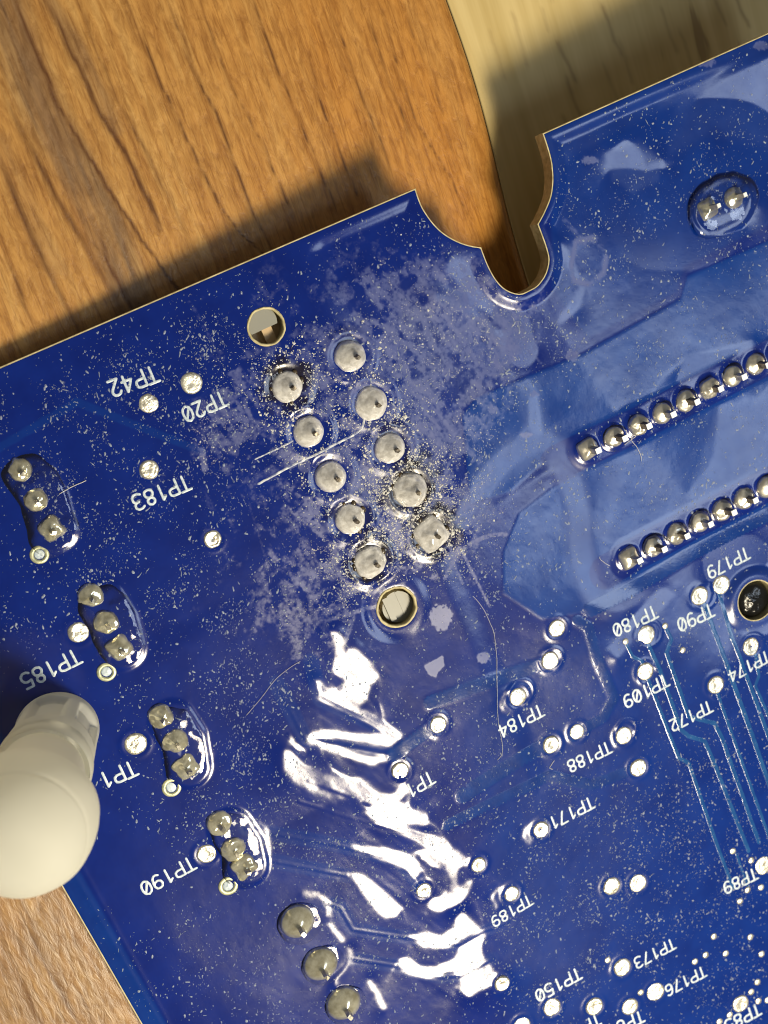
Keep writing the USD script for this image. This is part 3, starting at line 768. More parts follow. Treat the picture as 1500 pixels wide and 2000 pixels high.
# masks
copper_haze = sm(0.08, -0.08, poly_sd(pts, Bs(COPPER)))
for pl, wpx in ISLES:
    copper_haze = np.minimum(copper_haze, sm(wpx * SC - 0.06, wpx * SC + 0.06, seg_dist(pts, Bs(pl))))
copper_haze = copper_haze * 0.75
copper_haze = np.maximum(copper_haze, 0.42 * sm(0.25, -0.25, poly_sd(pts, Bs([(1062, 262), (1540, 50), (1540, 420), (1340, 520), (1325, 570), (1150, 660), (1080, 560), (1075, 380)]))))  # sheen at the upper right painted as lighter blue, not copper
copper_haze = np.maximum(copper_haze, 0.34 * sm(2.5, -2.5, poly_sd(pts, Bs([(900, 1330), (1180, 1210), (1540, 1030), (1540, 2040), (1000, 2040)]))))  # reflected haze over the lower right put into the colour
for pl, wpx in WIDE[:0] + FAINT[:1]:
    copper_haze = np.maximum(copper_haze, 0.35 * sm(wpx * SC / 2 + 0.06, wpx * SC / 2 - 0.06, seg_dist(pts, Bs(pl))))
copper_haze = np.maximum(copper_haze, 0.55 * sm(1.9, 1.6, np.abs(pts[:, 0] - LEFT)))
copper_haze = np.maximum(copper_haze, 0.45 * sm(1.3, 0.9, np.abs(pts[:, 1] - 22.9)) * sm(10, 25, pts[:, 0]))
for pl in RUNS[:6]:
    copper_haze = np.maximum(copper_haze, 0.3 * sm(0.75, 0.6, seg_dist(pts, Bs(pl))))

n_lo = fbm2(pts, 0.35, 4, 31)
n_mid = fbm2(pts, 1.1, 4, 32)
n_hi = fbm2(pts, 5.0, 3, 33)
pxw = np.zeros(len(pts))


def spot(c, rx, ry=None, ang=0.0):
    """Soft weight of an ellipse given in pixels."""
    c0 = B(c)
    ex_ = (B((c[0] + 10, c[1])) - c0) / 10
    ey_ = (B((c[0], c[1] + 10)) - c0) / 10
    Minv = np.linalg.inv(np.column_stack([ex_, ey_]))
    q = (pts - c0) @ Minv.T
    ca, sa = math.cos(ang), math.sin(ang)
    q = np.column_stack([q[:, 0] * ca + q[:, 1] * sa, -q[:, 0] * sa + q[:, 1] * ca])
    return np.exp(-((q[:, 0] / rx) ** 2 + (q[:, 1] / (ry or rx)) ** 2))


W = 1.0 * spot((690, 900), 230, 360, 0.2) + 1.0 * spot((850, 640), 190, 150) + 0.5 * spot((980, 620), 120, 120) + .4 * spot((480, 760), 120, 160) + 0.55 * spot((900, 980), 120, 200) + 0.35 * spot((430, 830), 60, 160) + .3 * spot((560, 1180), 140, 100) + 0.35 * spot((520, 540), 40)
W = np.clip(W, 0, 1)
stre = fbm2(pts, 2.6, 3, 51, [[1.0, 0.3], [-0.06, 0.22]])
res = sm(0.55, 0.68, 0.62 * n_mid + 0.25 * n_lo + 0.30 * W + 0.10 * n_hi - 0.08) * W * (0.25 + 0.75 * n_hi) * (0.35 + 1.3 * stre)
# pale rings and smears with outlines of their own
for pl, wpx, st in (([(870, 1130), (925, 1060), (990, 1045)], 9, .8), ([(880, 1085), (905, 1140)], 6, .7), ([(900, 1070), (930, 1130), (958, 1185)], 6, .7), ([(620, 1215), (690, 1195), (760, 1180)], 9, .7), ([(690, 1200), (672, 1250)], 10, .6),
                    ([(552, 1200), (575, 1240), (580, 1280)], 24, .55), ([(500, 900), (480, 960), (505, 1040), (520, 1100)], 5, .35), ([(640, 1100), (605, 1190), (600, 1240)], 14, .5), ([(730, 830), (715, 870), (730, 900)], 4, .4),
                    ([(395, 880), (400, 915)], 12, .9), ([(370, 590), (420, 680), (405, 700)], 6, .4), ([(985, 640), (1040, 690), (1060, 710)], 5, .6), ([(905, 590), (930, 640), (1000, 700)], 6, .45), ([(840, 600), (900, 610), (960, 650)], 5, .35),
                    ([(800, 590), (815, 640), (840, 700)], 7, .35), ([(955, 560), (1000, 610), (1020, 690)], 6, .35), ([(1105, 430), (1150, 480)], 10, .5)):
    d = seg_dist(pts, curve(Bs(pl), 24))
    res = np.maximum(res, st * sm(wpx * SC * 0.75, wpx * SC * 0.3, d) * (0.35 + 0.9 * n_hi))
blot = poly_sd(pts, Bs([(1130, 475), (1160, 468), (1185, 495), (1180, 530), (1155, 552), (1128, 545), (1122, 520)]))
res = np.maximum(res, 1.0 * np.exp(-((blot - 0.15) / 0.3) ** 2) * (0.35 + 0.65 * sm(.35, .5, n_mid)))
flat = poly_sd(pts, Bs([(828, 1300), (865, 1280), (868, 1300), (855, 1312), (852, 1322), (838, 1318)]))
res = np.maximum(res, 1.0 * sm(0.08, -0.05, flat))
for c, rx, ry in (((945, 1285), 12, 9), ((1030, 850), 10, 5), ((1045, 770), 9, 5), ((965, 800), 8, 6), ((1120, 695), 10, 9), ((860, 1205), 18, 20), ((1375, 60 + 60), 18, 8), ((1490, 90), 14, 8), ((1155, 312), 14, 7), ((350, 1450), 6, 24)):
    s = spot(c, rx * 1.5, ry * 1.5)
    res = np.maximum(res, 1.0 * sm(0.34, 0.5, s * (0.1 + 0.9 * n_hi + 0.6 * n_mid)) * (0.45 + .7 * n_hi))
for c in DIN:
    d = np.linalg.norm(pts - B(c), axis=1)
    res = res * sm(1.2, 2.0, d + (n_mid - .5) * 1.6) + 0.0
res = np.clip(res, 0, 1)

scorch = np.zeros(len(pts))
for c, r0, st in ((DIN[0], 2.6, .9), (DIN[3], 2.2, .55), (DIN[4], 2.6, .9), (DIN[8], 3.3, 1.0), (DIN[9], 3.2, 1.0), (DIN[7], 2.3, .6), (DIN[5], 1.9, .35)):
    d = np.linalg.norm(pts - B(c) - [0.2, 0.25], axis=1)
    scorch = np.maximum(scorch, st * sm(r0, r0 * .45, d + (n_mid - .5) * 2.6 + (n_hi - .5) * 1.2))
film = np.zeros(len(pts))  # satin roughness that also carries painted sheen colour


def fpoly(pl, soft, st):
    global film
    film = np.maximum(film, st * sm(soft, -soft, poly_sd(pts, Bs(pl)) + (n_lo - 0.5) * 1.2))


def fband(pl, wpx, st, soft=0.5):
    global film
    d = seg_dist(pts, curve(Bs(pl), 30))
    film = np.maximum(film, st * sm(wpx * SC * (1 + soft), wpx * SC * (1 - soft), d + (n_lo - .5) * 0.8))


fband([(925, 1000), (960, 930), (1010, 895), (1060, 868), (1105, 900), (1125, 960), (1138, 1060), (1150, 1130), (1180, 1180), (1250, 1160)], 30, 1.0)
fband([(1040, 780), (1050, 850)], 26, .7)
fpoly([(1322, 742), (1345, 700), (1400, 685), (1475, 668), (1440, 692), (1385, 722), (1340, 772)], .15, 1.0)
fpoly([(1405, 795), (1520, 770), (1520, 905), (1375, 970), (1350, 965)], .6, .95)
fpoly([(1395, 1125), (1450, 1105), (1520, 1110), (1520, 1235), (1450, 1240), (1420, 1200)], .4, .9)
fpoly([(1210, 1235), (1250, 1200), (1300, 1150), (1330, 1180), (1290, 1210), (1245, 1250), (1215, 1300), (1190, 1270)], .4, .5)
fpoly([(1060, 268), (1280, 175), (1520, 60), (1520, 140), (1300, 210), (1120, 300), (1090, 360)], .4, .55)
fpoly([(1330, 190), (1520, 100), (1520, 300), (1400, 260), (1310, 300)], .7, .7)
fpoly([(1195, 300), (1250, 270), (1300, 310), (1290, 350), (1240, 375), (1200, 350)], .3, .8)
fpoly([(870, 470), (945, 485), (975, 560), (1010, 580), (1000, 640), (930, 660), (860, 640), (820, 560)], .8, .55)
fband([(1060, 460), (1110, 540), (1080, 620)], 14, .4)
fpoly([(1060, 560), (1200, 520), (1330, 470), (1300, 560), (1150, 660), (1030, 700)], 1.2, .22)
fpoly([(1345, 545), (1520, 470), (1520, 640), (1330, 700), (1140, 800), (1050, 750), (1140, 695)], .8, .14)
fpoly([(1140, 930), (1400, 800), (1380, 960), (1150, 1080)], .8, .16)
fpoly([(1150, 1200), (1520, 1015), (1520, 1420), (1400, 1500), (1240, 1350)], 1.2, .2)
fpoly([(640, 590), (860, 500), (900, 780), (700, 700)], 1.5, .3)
# glossy dark pools, painted haze left out along the pin rows
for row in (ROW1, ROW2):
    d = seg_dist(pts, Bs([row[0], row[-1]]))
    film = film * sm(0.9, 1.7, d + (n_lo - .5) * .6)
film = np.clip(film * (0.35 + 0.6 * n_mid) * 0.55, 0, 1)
mask = np.column_stack([np.clip(copper_haze, 0, 1), res, film])
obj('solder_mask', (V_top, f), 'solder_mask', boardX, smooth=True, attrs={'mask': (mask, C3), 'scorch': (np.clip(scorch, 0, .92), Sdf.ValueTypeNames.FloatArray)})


# ---------------------------------------------------------------- traces as raised strips
def drape(poly, lift, bevel=0.05, step=0.25):
    """A thin raised sheet over the board with the outline poly."""
    parts = []
    for g in getattr(poly, 'geoms', [poly]):
        g = g.simplify(0.008)
        inn = g.buffer(-bevel)
        ring_pts = []
        for q in [g.exterior] + list(g.interiors):
            n = max(int(q.length / step), 6)
            ring_pts += [q.interpolate(t, normalized=True).coords[0] for t in np.arange(n) / n]
        ring_pts = np.array(ring_pts)
        in_pts = []
        for gi in getattr(inn, 'geoms', [inn]):
            if gi.is_empty:
                continue
            for q in [gi.exterior] + list(gi.interiors):
                n = max(int(q.length / step), 6)
                in_pts += [q.interpolate(t, normalized=True).coords[0] for t in np.arange(n) / n]
        in_pts = np.array(in_pts).reshape(-1, 2)
        allp = np.vstack([ring_pts, in_pts])
        lo, hi = allp.min(0), allp.max(0)
        gxx, gyy = np.meshgrid(np.arange(lo[0], hi[0], step), np.arange(lo[1], hi[1], step))
        gr = np.column_stack([gxx.ravel(), gyy.ravel()])
        if len(gr):
            gr = gr[shapely.contains_xy(inn.buffer(-step * 0.3), gr[:, 0], gr[:, 1])]
        allp = np.vstack([allp, gr])
        t = Delaunay(allp).simplices
        c = allp[t].mean(1)
        t = t[shapely.contains_xy(g.buffer(0.002), c[:, 0], c[:, 1])]
        zz = height(allp) + lift
        zz[:len(ring_pts)] -= lift + 0.006
        vv_ = np.column_stack([allp, zz])
        parts.append(trimesh.Trimesh(vv_, upward(vv_, t), process=False))
    return trimesh.util.concatenate(parts)


clip = top.buffer(-0.05)


def trace(name, px, wpx, material, lift, rough=0.0):
    ln = LineString(Bs(px))
    w0 = wpx * SC / 2
    pg = ln.buffer(w0, cap_style=1, join_style=1, quad_segs=4)
    if rough:
        q = np.array(pg.exterior.segmentize(0.18).coords)[:-1]
        q = q + (np.random.default_rng(len(px) + int(wpx)).normal(0, rough, q.shape))
        pg = Polygon(q).buffer(0)
        if hasattr(pg, 'geoms'):
            pg = max(pg.geoms, key=lambda a: a.area)
    pg = pg.intersection(clip)
    return obj(name, drape(pg, lift, min(0.05, w0 * 0.4), max(0.14, w0 * 0.6)), material, boardX, smooth=True)


for px, w in WIDE:
    trace('wide_trace', px, w, 'trace_mask', 0.006, 0.01)
for px, w in THIN:
    trace('thin_trace', px, w, 'thin_trace_mask', 0.012, 0.012)
for px, w in (([(498, 897), (545, 875), (572, 861)], 2.8), ([(505, 945), (560, 915), (690, 850), (706, 838), (711, 822)], 4.5)):
    p = trace('scratched_trace', px, w, 'bare_copper_scratch', 0.03, 0.014)
    tag(p, 'bright bare trace scraped free of blue lacquer')

# ---------------------------------------------------------------- lettering
GL = {'T': [[(0, 1), (.66, 1)], [(.33, 1), (.33, 0)]], 'P': [[(.03, 0), (.03, 1), (.42, 1), (.58, .93), (.62, .77), (.58, .6), (.42, .52), (.03, .52)]],
      '0': [[(.31, 0), (.1, .12), (.02, .35), (.02, .65), (.1, .88), (.31, 1), (.52, .88), (.6, .65), (.6, .35), (.52, .12), (.31, 0)], [(.12, .15), (.5, .85)]],
      '1': [[(.12, .8), (.34, 1), (.34, 0)]], '2': [[(.04, .8), (.14, .95), (.32, 1), (.5, .95), (.58, .78), (.52, .6), (.04, .02), (.62, .02)]],
      '3': [[(.04, .9), (.2, 1), (.44, 1), (.58, .88), (.58, .68), (.46, .55), (.26, .53)], [(.46, .55), (.6, .42), (.6, .16), (.44, 0), (.2, 0), (.03, .1)]],
      '4': [[(.46, 0), (.46, 1), (.02, .32), (.64, .32)]], '5': [[(.56, 1), (.1, 1), (.06, .56), (.3, .62), (.5, .56), (.6, .38), (.58, .16), (.42, 0), (.18, 0), (.03, .1)]],
      '6': [[(.54, .92), (.4, 1), (.24, .98), (.1, .82), (.04, .5), (.04, .24), (.14, .05), (.32, 0), (.5, .06), (.6, .26), (.54, .48), (.34, .57), (.14, .5), (.05, .34)]],
      '7': [[(.02, 1), (.6, 1), (.2, 0)]],
      '8': [[(.31, .54), (.12, .62), (.07, .78), (.14, .94), (.31, 1), (.48, .94), (.55, .78), (.5, .62), (.31, .54), (.1, .44), (.03, .25), (.1, .06), (.31, 0), (.52, .06), (.59, .25), (.52, .44), (.31, .54)]],
      '9': [[(.08, .08), (.22, 0), (.38, .02), (.52, .18), (.58, .5), (.58, .76), (.48, .95), (.3, 1), (.12, .94), (.02, .74), (.08, .52), (.28, .43), (.48, .5), (.57, .66)]]}
TEXTS = [('TP42', (297, 732), (225, 757)), ('TP20', (432, 780), (367, 808)), ('TP183', (360, 944), (270, 980)), ('TP185', (145, 1284), (53, 1329)), ('TP1', (255, 1502), (207, 1522)), ('TP190', (370, 1688), (286, 1734)),
         ('TP1', (834, 1515), (797, 1536)), ('TP184', (1054, 1390), (983, 1426)), ('TP188', (1186, 1462), (1118, 1496)), ('TP171', (1152, 1570), (1082, 1606)), ('TP189', (1030, 1758), (966, 1796)), ('TP180', (1277, 1197), (1207, 1230)),
         ('TP90', (1388, 1194), (1334, 1220)), ('TP179', (1460, 1083), (1394, 1118)), ('TP109', (1297, 1330), (1227, 1369)), ('TP172', (1383, 1381), (1317, 1415)), ('TP174', (1495, 1283), (1431, 1318)), ('TP89', (1471, 1708), (1421, 1733)),
         ('TP173', (1311, 1845), (1247, 1879)), ('TP176', (1371, 1899), (1307, 1933)), ('TP85', (1477, 1973), (1424, 2002)), ('TP150', (1126, 1903), (1054, 1942)), ('TP1', (1164, 1993), (1130, 2011)), ('TP6', (1249, 1987), (1213, 2004))]
for s, a, b in TEXTS:
    A, Bq = B(a), B(b)
    n = len(s) - 1
    adv = np.linalg.norm(Bq - A) / n
    ex_ = (Bq - A) / np.linalg.norm(Bq - A)
    ex_ = ex_ * 0.5 + np.array([-1.0, 0.0]) * 0.5
    ex_ /= np.linalg.norm(ex_)
    ey_ = np.array([-ex_[1], ex_[0]])
    hgt = adv * 1.27
    polys = []
    for i, ch in enumerate(s):
        org = A + (Bq - A) / n * i - ex_ * 0.31 * hgt - ey_ * 0.5 * hgt
        for st in GL[ch]:
            polys.append(LineString([org + ex_ * x * hgt + ey_ * y * hgt for x, y in st]).buffer(0.084 * hgt, quad_segs=3))
    pg = unary_union(polys).intersection(clip)
    if not pg.is_empty:
        obj('lettering', drape(pg, 0.02, 0.03, 0.12), 'silkscreen', boardX, smooth=True)


# ---------------------------------------------------------------- solder
def joint_mesh(c, r, H, seed, square=False, cone=0.6, lumpy=0.06, rot=0.0, nr=12, na=40, lean=(0, 0), dimple=0.0):
    rg = np.random.default_rng(seed)
    ang = np.arange(na) / na * 2 * np.pi
    rho = np.linspace(1, 0, nr) ** 0.8
    V_ = []
    base = height(np.array([c]))[0]
    for k, q in enumerate(rho):
        rr = np.full(na, r)
        if square:
            ca, sa = np.abs(np.cos(ang)), np.abs(np.sin(ang))
            rr = r * 0.95 / ((ca ** 5 + sa ** 5) ** (1 / 5)) ** (1 - 0.35 * (1 - q))
        x, y = rr * q * np.cos(ang + rot), rr * q * np.sin(ang + rot)
        zz = H * ((1 - cone) * np.sqrt(np.clip(1 - q ** 2.2, 0, 1)) + cone * (1 - q) ** 1.35)
        zz = zz - dimple * math.exp(-(q / 0.3) ** 2) + dimple * 0.6 * math.exp(-((q - .8) / 0.16) ** 2)
        V_.append(np.column_stack([x + lean[0] * zz, y + lean[1] * zz, np.full(na, zz)]))
    V_ = np.vstack(V_)
    nz = meshkit.fbm(V_ * (1.3 / r) + seed * 3.7, 3, seed) - 0.5
    w = np.clip(V_[:, 2] / max(H, 1e-6) * 3, 0, 1)
    V_[:, 2] += nz * lumpy * 4 * w * r
    rad = V_[:, :2] * (1 + (meshkit.fbm(np.column_stack([np.cos(np.arctan2(V_[:, 1], V_[:, 0])) * 1.5, np.sin(np.arctan2(V_[:, 1], V_[:, 0])) * 1.5, np.full(len(V_), seed * 1.3)]), 3, seed)[:, None] - 0.5) * lumpy * 3.2)
    V_[:, :2] = rad
    n0 = len(V_)
    V_ = np.vstack([V_, V_[:na] * [1.02, 1.02, 1] - [0, 0, 0.25]])
    F_ = []
    order = [n0 + np.arange(na)] + [k * na + np.arange(na) for k in range(nr)]
    for a, b in zip(order[:-1], order[1:]):
        for k in range(na):
            F_ += [(a[k], a[(k + 1) % na], b[(k + 1) % na]), (a[k], b[(k + 1) % na], b[k])]
    soot_shade = np.concatenate([sm(.2, .75, V_[:n0, 2] / H * 0.6 + (meshkit.fbm(V_[:n0] * 1.9 / r + seed, 3, seed + 5) - .5) * 1.7), np.full(na, .3)])
    soot_shade[:n0] = np.maximum(soot_shade[:n0] * .8, 1.05 * sm(.50, .92, V_[:n0, 2] / H + .1 + .45 * (meshkit.fbm(V_[:n0] * 2.5 / r + seed, 2, seed) - .5)))  # besides burnt spots, shade around the pin is put into the colour
    V_ = V_ + [c[0], c[1], base - 0.02]
    return trimesh.Trimesh(V_, np.array(F_), process=False), base, soot_shade


def pin_mesh(c, z0, z1, wx, wy, rot=0.0, lean=(0.0, 0.0), seed=0):
    rg = np.random.default_rng(seed + 99)
    b = trimesh.creation.box((wx, wy, z1 - z0))
    v = b.vertices.copy()
    topv = v[:, 2] > 0
    v[topv, :2] *= 0.8
    v[topv, 2] += rg.normal(0, 0.04, topv.sum())
    ca, sa = math.cos(rot), math.sin(rot)
    v[:, :2] = v[:, :2] @ np.array([[ca, sa], [-sa, ca]])
    t = (v[:, 2] - v[:, 2].min()) / (z1 - z0)
    v[:, 0] += lean[0] * t
    v[:, 1] += lean[1] * t
    v[:, 2] += (z0 + z1) / 2
    v[:, :2] += c
    b = trimesh.Trimesh(v, b.faces, process=False)
    b = b.subdivide()
    return b


F1 = Sdf.ValueTypeNames.FloatArray
for i, c in enumerate(DIN):
    C = B(c)
    r = mm_r(c, [31, 31, 31, 30, 31, 31, 33, 30, 34, 33][i])
    me, base, soot_shade = joint_mesh(C, r, 1.05 + 0.15 * (i % 3), 10 + i, square=(i == 9), cone=0.5, lumpy=0.11 if i in (4, 8, 9) else 0.06, rot=0.25, nr=16, na=56, lean=(0.12, -0.06))
    soot_shade = np.clip(soot_shade * (1.15 if i in (0, 3, 4, 8, 9) else 0.9), 0, 1.2)
    j = obj('solder_joint', me, 'dull_solder', boardX, smooth=True, attrs={'soot_shade': (soot_shade, F1)})
    h0 = 1.05 + 0.15 * (i % 3)
    obj('pin', pin_mesh(C + [0.13, -0.08], base + h0 - .4, base + h0 + .28, .34, .34, .3, (.15, -.12), i), 'dark_pin', j, smooth=20)
    if i in (0, 4, 8, 9, 3):
        ang = RNG.uniform(0, 6.28, 5)
        bl = [trimesh.creation.icosphere(2, RNG.uniform(.10, .24)).apply_scale((1, 1.3, .6)).apply_translation((C[0] + math.cos(a) * r * 1.02, C[1] + math.sin(a) * r * 1.02, base + .06)) for a in ang]
        obj('burnt_flux', trimesh.util.concatenate(bl), 'burnt_flux', j, smooth=True)

for row in (ROW1, ROW2):
    for i, c in enumerate(row):
        C = B(c)
        r = mm_r(c, 20)
        me, base, soot_shade = joint_mesh(C, r, 0.62, 40 + i + len(row), square=(i == 0), cone=0.2 + .1 * math.sin(i * 1.9), lumpy=0.05 + 0.035 * (i % 3), rot=0.1, nr=12, na=40)
        j = obj('solder_joint', me, 'bright_solder', boardX, smooth=True)
        pm = pin_mesh(C + [.05, -.02], base + .2, base + 1.35 + .08 * math.sin(i * 2.1), .5, .58, .1, (.26, -.12), i + 60)
        obj('pin', pm, 'dark_pin' if i % 3 else 'pin_metal', j, smooth=20)
        tp = trimesh.creation.box((.52, .50, .10))
        tp.apply_translation((C[0] + .32, C[1] - .13, base + 1.40 + .08 * math.sin(i * 2.1)))
        obj('pin_tip', tp, 'pin_tip', j, smooth=20)

for gi, t in enumerate(TRIO):
    for i, c in enumerate(t):
        C = B(c)
        me, base, soot_shade = joint_mesh(C, mm_r(c, 25), 0.75, 80 + gi * 3 + i, square=(i == 2), cone=0.3, lumpy=0.13, rot=.2, nr=12, na=40)
        me.apply_translation((0, 0, -.12))
        j = obj('solder_joint', me, 'gold_solder', boardX, smooth=True)
        obj('pin', pin_mesh(C, base + .2, base + 1.05, .42, .34, .5 + i, (.1, -.25), gi * 3 + i), 'pin_metal', j, smooth=20)
for i, c in enumerate(BIG):
    C = B(c)
    me, base, soot_shade = joint_mesh(C, mm_r(c, 33), 1.25, 120 + i, cone=0.3, lumpy=0.012, nr=18, na=56)
    j = obj('solder_joint', me, 'gold_solder', boardX, smooth=True)
    obj('pin', pin_mesh(C + [0, -.1], base + .5, base + 2.0, .42, .5, .4, (.0, -.2), i + 7), 'pin_metal', j, smooth=20)
for i, c in enumerate(DUO):
    C = B(c)
    me, base, soot_shade = joint_mesh(C, mm_r(c, 20), 0.5, 130 + i, square=(i == 0), cone=0.3, lumpy=0.04, rot=.12)
    j = obj('solder_joint', me, 'gold_solder', boardX, smooth=True)
    obj('pin', pin_mesh(C + [.05, 0], base + .2, base + 1.15, .38, .5, .1, (.3, .02), i + 17), 'pin_metal', j, smooth=20)
    tp = trimesh.creation.box((.34, .36, .1))
    tp.apply_translation((C[0] + .36, C[1] + .02, base + 1.2))
    obj('pin_tip', tp, 'pin_tip', j, smooth=20)



def pool(line_px, r, H, seed):
    """A clear lens of lacquer around joints, its outline uneven."""
    ln = Bs(line_px)
    g = (LineString(ln) if len(ln) > 1 else Point(ln[0])).buffer(r, 16)
    q = np.array(g.exterior.segmentize(0.12).coords)[:-1]
    c = q.mean(0)
    k_ = meshkit.fbm(np.column_stack([(q - c) * .35, np.full(len(q), seed * 5.0)]), 3, seed) - .5
    q = c + (q - c) * (1 + .42 * k_[:, None])
    g = Polygon(q).buffer(0).intersection(clip)
    lo, hi = q.min(0), q.max(0)
    a, b = np.meshgrid(np.arange(lo[0], hi[0], .13), np.arange(lo[1], hi[1], .13))
    gr = np.column_stack([a.ravel(), b.ravel()])
    gr = gr[shapely.contains_xy(g.buffer(-.06), gr[:, 0], gr[:, 1])]
    allp = np.vstack([np.array(g.exterior.coords)[:-1], gr])
    t = Delaunay(allp).simplices
    cc = allp[t].mean(1)
    t = t[shapely.contains_xy(g.buffer(.001), cc[:, 0], cc[:, 1])]
    d = shapely.distance(g.exterior, shapely.points(allp))
    w = np.clip(d / (r * .8), 0, 1)
    zz = height(allp) * .3 + .02 + H * np.sqrt(1 - (1 - w) ** 2) * (.7 + .6 * meshkit.fbm(np.column_stack([allp * .7, np.full(len(allp), seed)]), 3, seed))
    v_ = np.column_stack([allp, zz])
    return v_, upward(v_, t)


for gi, t in enumerate(TRIO):
    t = np.array(t, float)
    obj('lacquer_pool', pool([t[0] * .6 + t[1] * .4 + [14, -4], t[1] + [16, 0], t[2] + [2, 0]], 1.9, .27, gi + 3), 'clear_lacquer', boardX, smooth=True)
obj('lacquer_pool', pool([(1400, 410), (1428, 392)], 2.6, .38, 9), 'clear_lacquer', boardX, smooth=True)
for i, c in enumerate(BIG):
    obj('lacquer_pool', pool([(c[0] + 6, c[1] + 4)], 2.0, .22, 20 + i), 'clear_lacquer', boardX, smooth=True)
for row in (ROW1, ROW2):
    for i, c in enumerate(row):
        obj('lacquer_pool', pool([(c[0] + 4, c[1] + 1)], 1.12 + .12 * math.sin(i * 2.3), .26, 30 + i), 'clear_lacquer', boardX, smooth=True)

for i, (x, y, rp) in enumerate(PADS):
    C = B((x, y))
    me, base, soot_shade = joint_mesh(C, mm_r((x, y), rp), 0.11 + .04 * (i % 3), 200 + i, cone=0.15, lumpy=0.045, nr=12, na=36, dimple=0.03 + 0.025 * (i % 4))
    obj('test_pad', me, 'pad_solder', boardX, smooth=True)
for i, (x, y) in enumerate(VIAS):
    me, base, soot_shade = joint_mesh(B((x, y)), mm_r((x, y), 6.5), 0.12, 300 + i, cone=0.1, lumpy=0.02, nr=6, na=18)
    obj('via', me, 'pad_solder', boardX, smooth=True)
for i, (x, y) in enumerate(RINGS):
    C = B((x, y))
    base = height(np.array([C]))[0]
    ro = mm_r((x, y), 19)
    prof = [(ro, -.1), (ro, .02), (ro * .93, .07), (ro * .75, .10), (ro * .6, .07), (ro * .55, -.02), (ro * .52, -.1)]
    vv_, ff_ = lathe(prof, 36)
    rv = obj('open_via', (vv_ + [C[0], C[1], base], ff_), 'via_ring', boardX, smooth=True)
    me, b2, soot_shade = joint_mesh(C + [.02, .03], ro * .57, 0.09, 320 + i, cone=.1, lumpy=.05, nr=6, na=24)
    obj('via_fill', me, 'silkscreen', rv, smooth=True)

# flux grains around the hand-soldered joints
GR = []
oct_v = np.array([(1, 0, 0), (-1, 0, 0), (0, 1, 0), (0, -1, 0), (0, 0, 1), (0, 0, -1)], float)
oct_f = np.array([(0, 2, 4), (2, 1, 4), (1, 3, 4), (3, 0, 4), (2, 0, 5), (1, 2, 5), (3, 1, 5), (0, 3, 5)])


def grains(positions, size, rg):
    n = len(positions)
    if n == 0:
        return
    s = rg.lognormal(math.log(size), 0.45, (n, 1, 1)) * rg.uniform(.5, 1.4, (n, 6, 3)) * [1, 1, .55]
    a = rg.uniform(0, 6.28, n)
    R_ = np.zeros((n, 3, 3))
    R_[:, 0, 0], R_[:, 0, 1], R_[:, 1, 0], R_[:, 1, 1], R_[:, 2, 2] = np.cos(a), -np.sin(a), np.sin(a), np.cos(a), 1
    vv_ = np.einsum('nij,nkj->nki', R_, oct_v[None] * s)
    zz = height(positions) + 0.015
    GR.append(vv_ + np.column_stack([positions, zz])[:, None])


for i, c in enumerate(DIN):
    C = B(c)
    n = [420, 180, 160, 200, 420, 120, 260, 480, 620, 560][i]
    q = RNG.uniform(-4.2, 4.2, (n * 6, 2))
    d = np.linalg.norm(q, axis=1)
    a = np.arctan2(q[:, 1], q[:, 0])
    pr = np.exp(-((d - 2.15 - .5 * np.sin(a * 2 + i * 1.7)) / .75) ** 2) + .12 * np.exp(-((d - 3) / 1.0) ** 2)
    q = q[(RNG.random(len(q)) < pr * (0.3 + 1.1 * fbm2(q + C, 1.2, 3, 44))) & (d > 1.45)]
    grains((q + C)[:n], 0.048, RNG)
for c, n, rx in (((760, 960), 1500, 3.4), ((880, 1000), 900, 3.2), ((830, 650), 900, 3.6), ((960, 640), 400, 2.6), ((470, 800), 400, 3.0), ((690, 1150), 420, 2.6), ((880, 880), 300, 2.5), ((600, 800), 250, 3.0), ((650, 1120), 240, 1.8), ((400, 860), 160, 1.6), ((540, 700), 200, 2.2)):
    q = RNG.normal(0, rx, (n * 3, 2)) + B(c)
    dd = np.min([np.linalg.norm(q - B(e), axis=1) for e in DIN], axis=0)
    q = q[(dd > 1.6) & (fbm2(q, .9, 4, 45) > .47)][:n]
    grains(q, 0.027, RNG)
allg = np.vstack([g.reshape(-1, 3) for g in GR])
ok = shapely.contains_xy(clip, allg[:, 0], allg[:, 1]).reshape(-1, 6).all(1)
gv = allg.reshape(-1, 6, 3)[ok]
gf = (oct_f[None] + 6 * np.arange(len(gv))[:, None, None]).reshape(-1, 3)
obj('flux_grains', (gv.reshape(-1, 3), gf), 'flux_crust', boardX, smooth=False, kind='stuff')

# ---------------------------------------------------------------- dust on the board: flat pale flecks
nd = 230000
q = np.column_stack([RNG.uniform(-60, 1560, nd), RNG.uniform(40, 2040, nd)])
dens = 0.32 + 0 * q[:, 0]


def gs(c, rx, ry, a):
    return a * np.exp(-((q[:, 0] - c[0]) / rx) ** 2 - ((q[:, 1] - c[1]) / ry) ** 2)


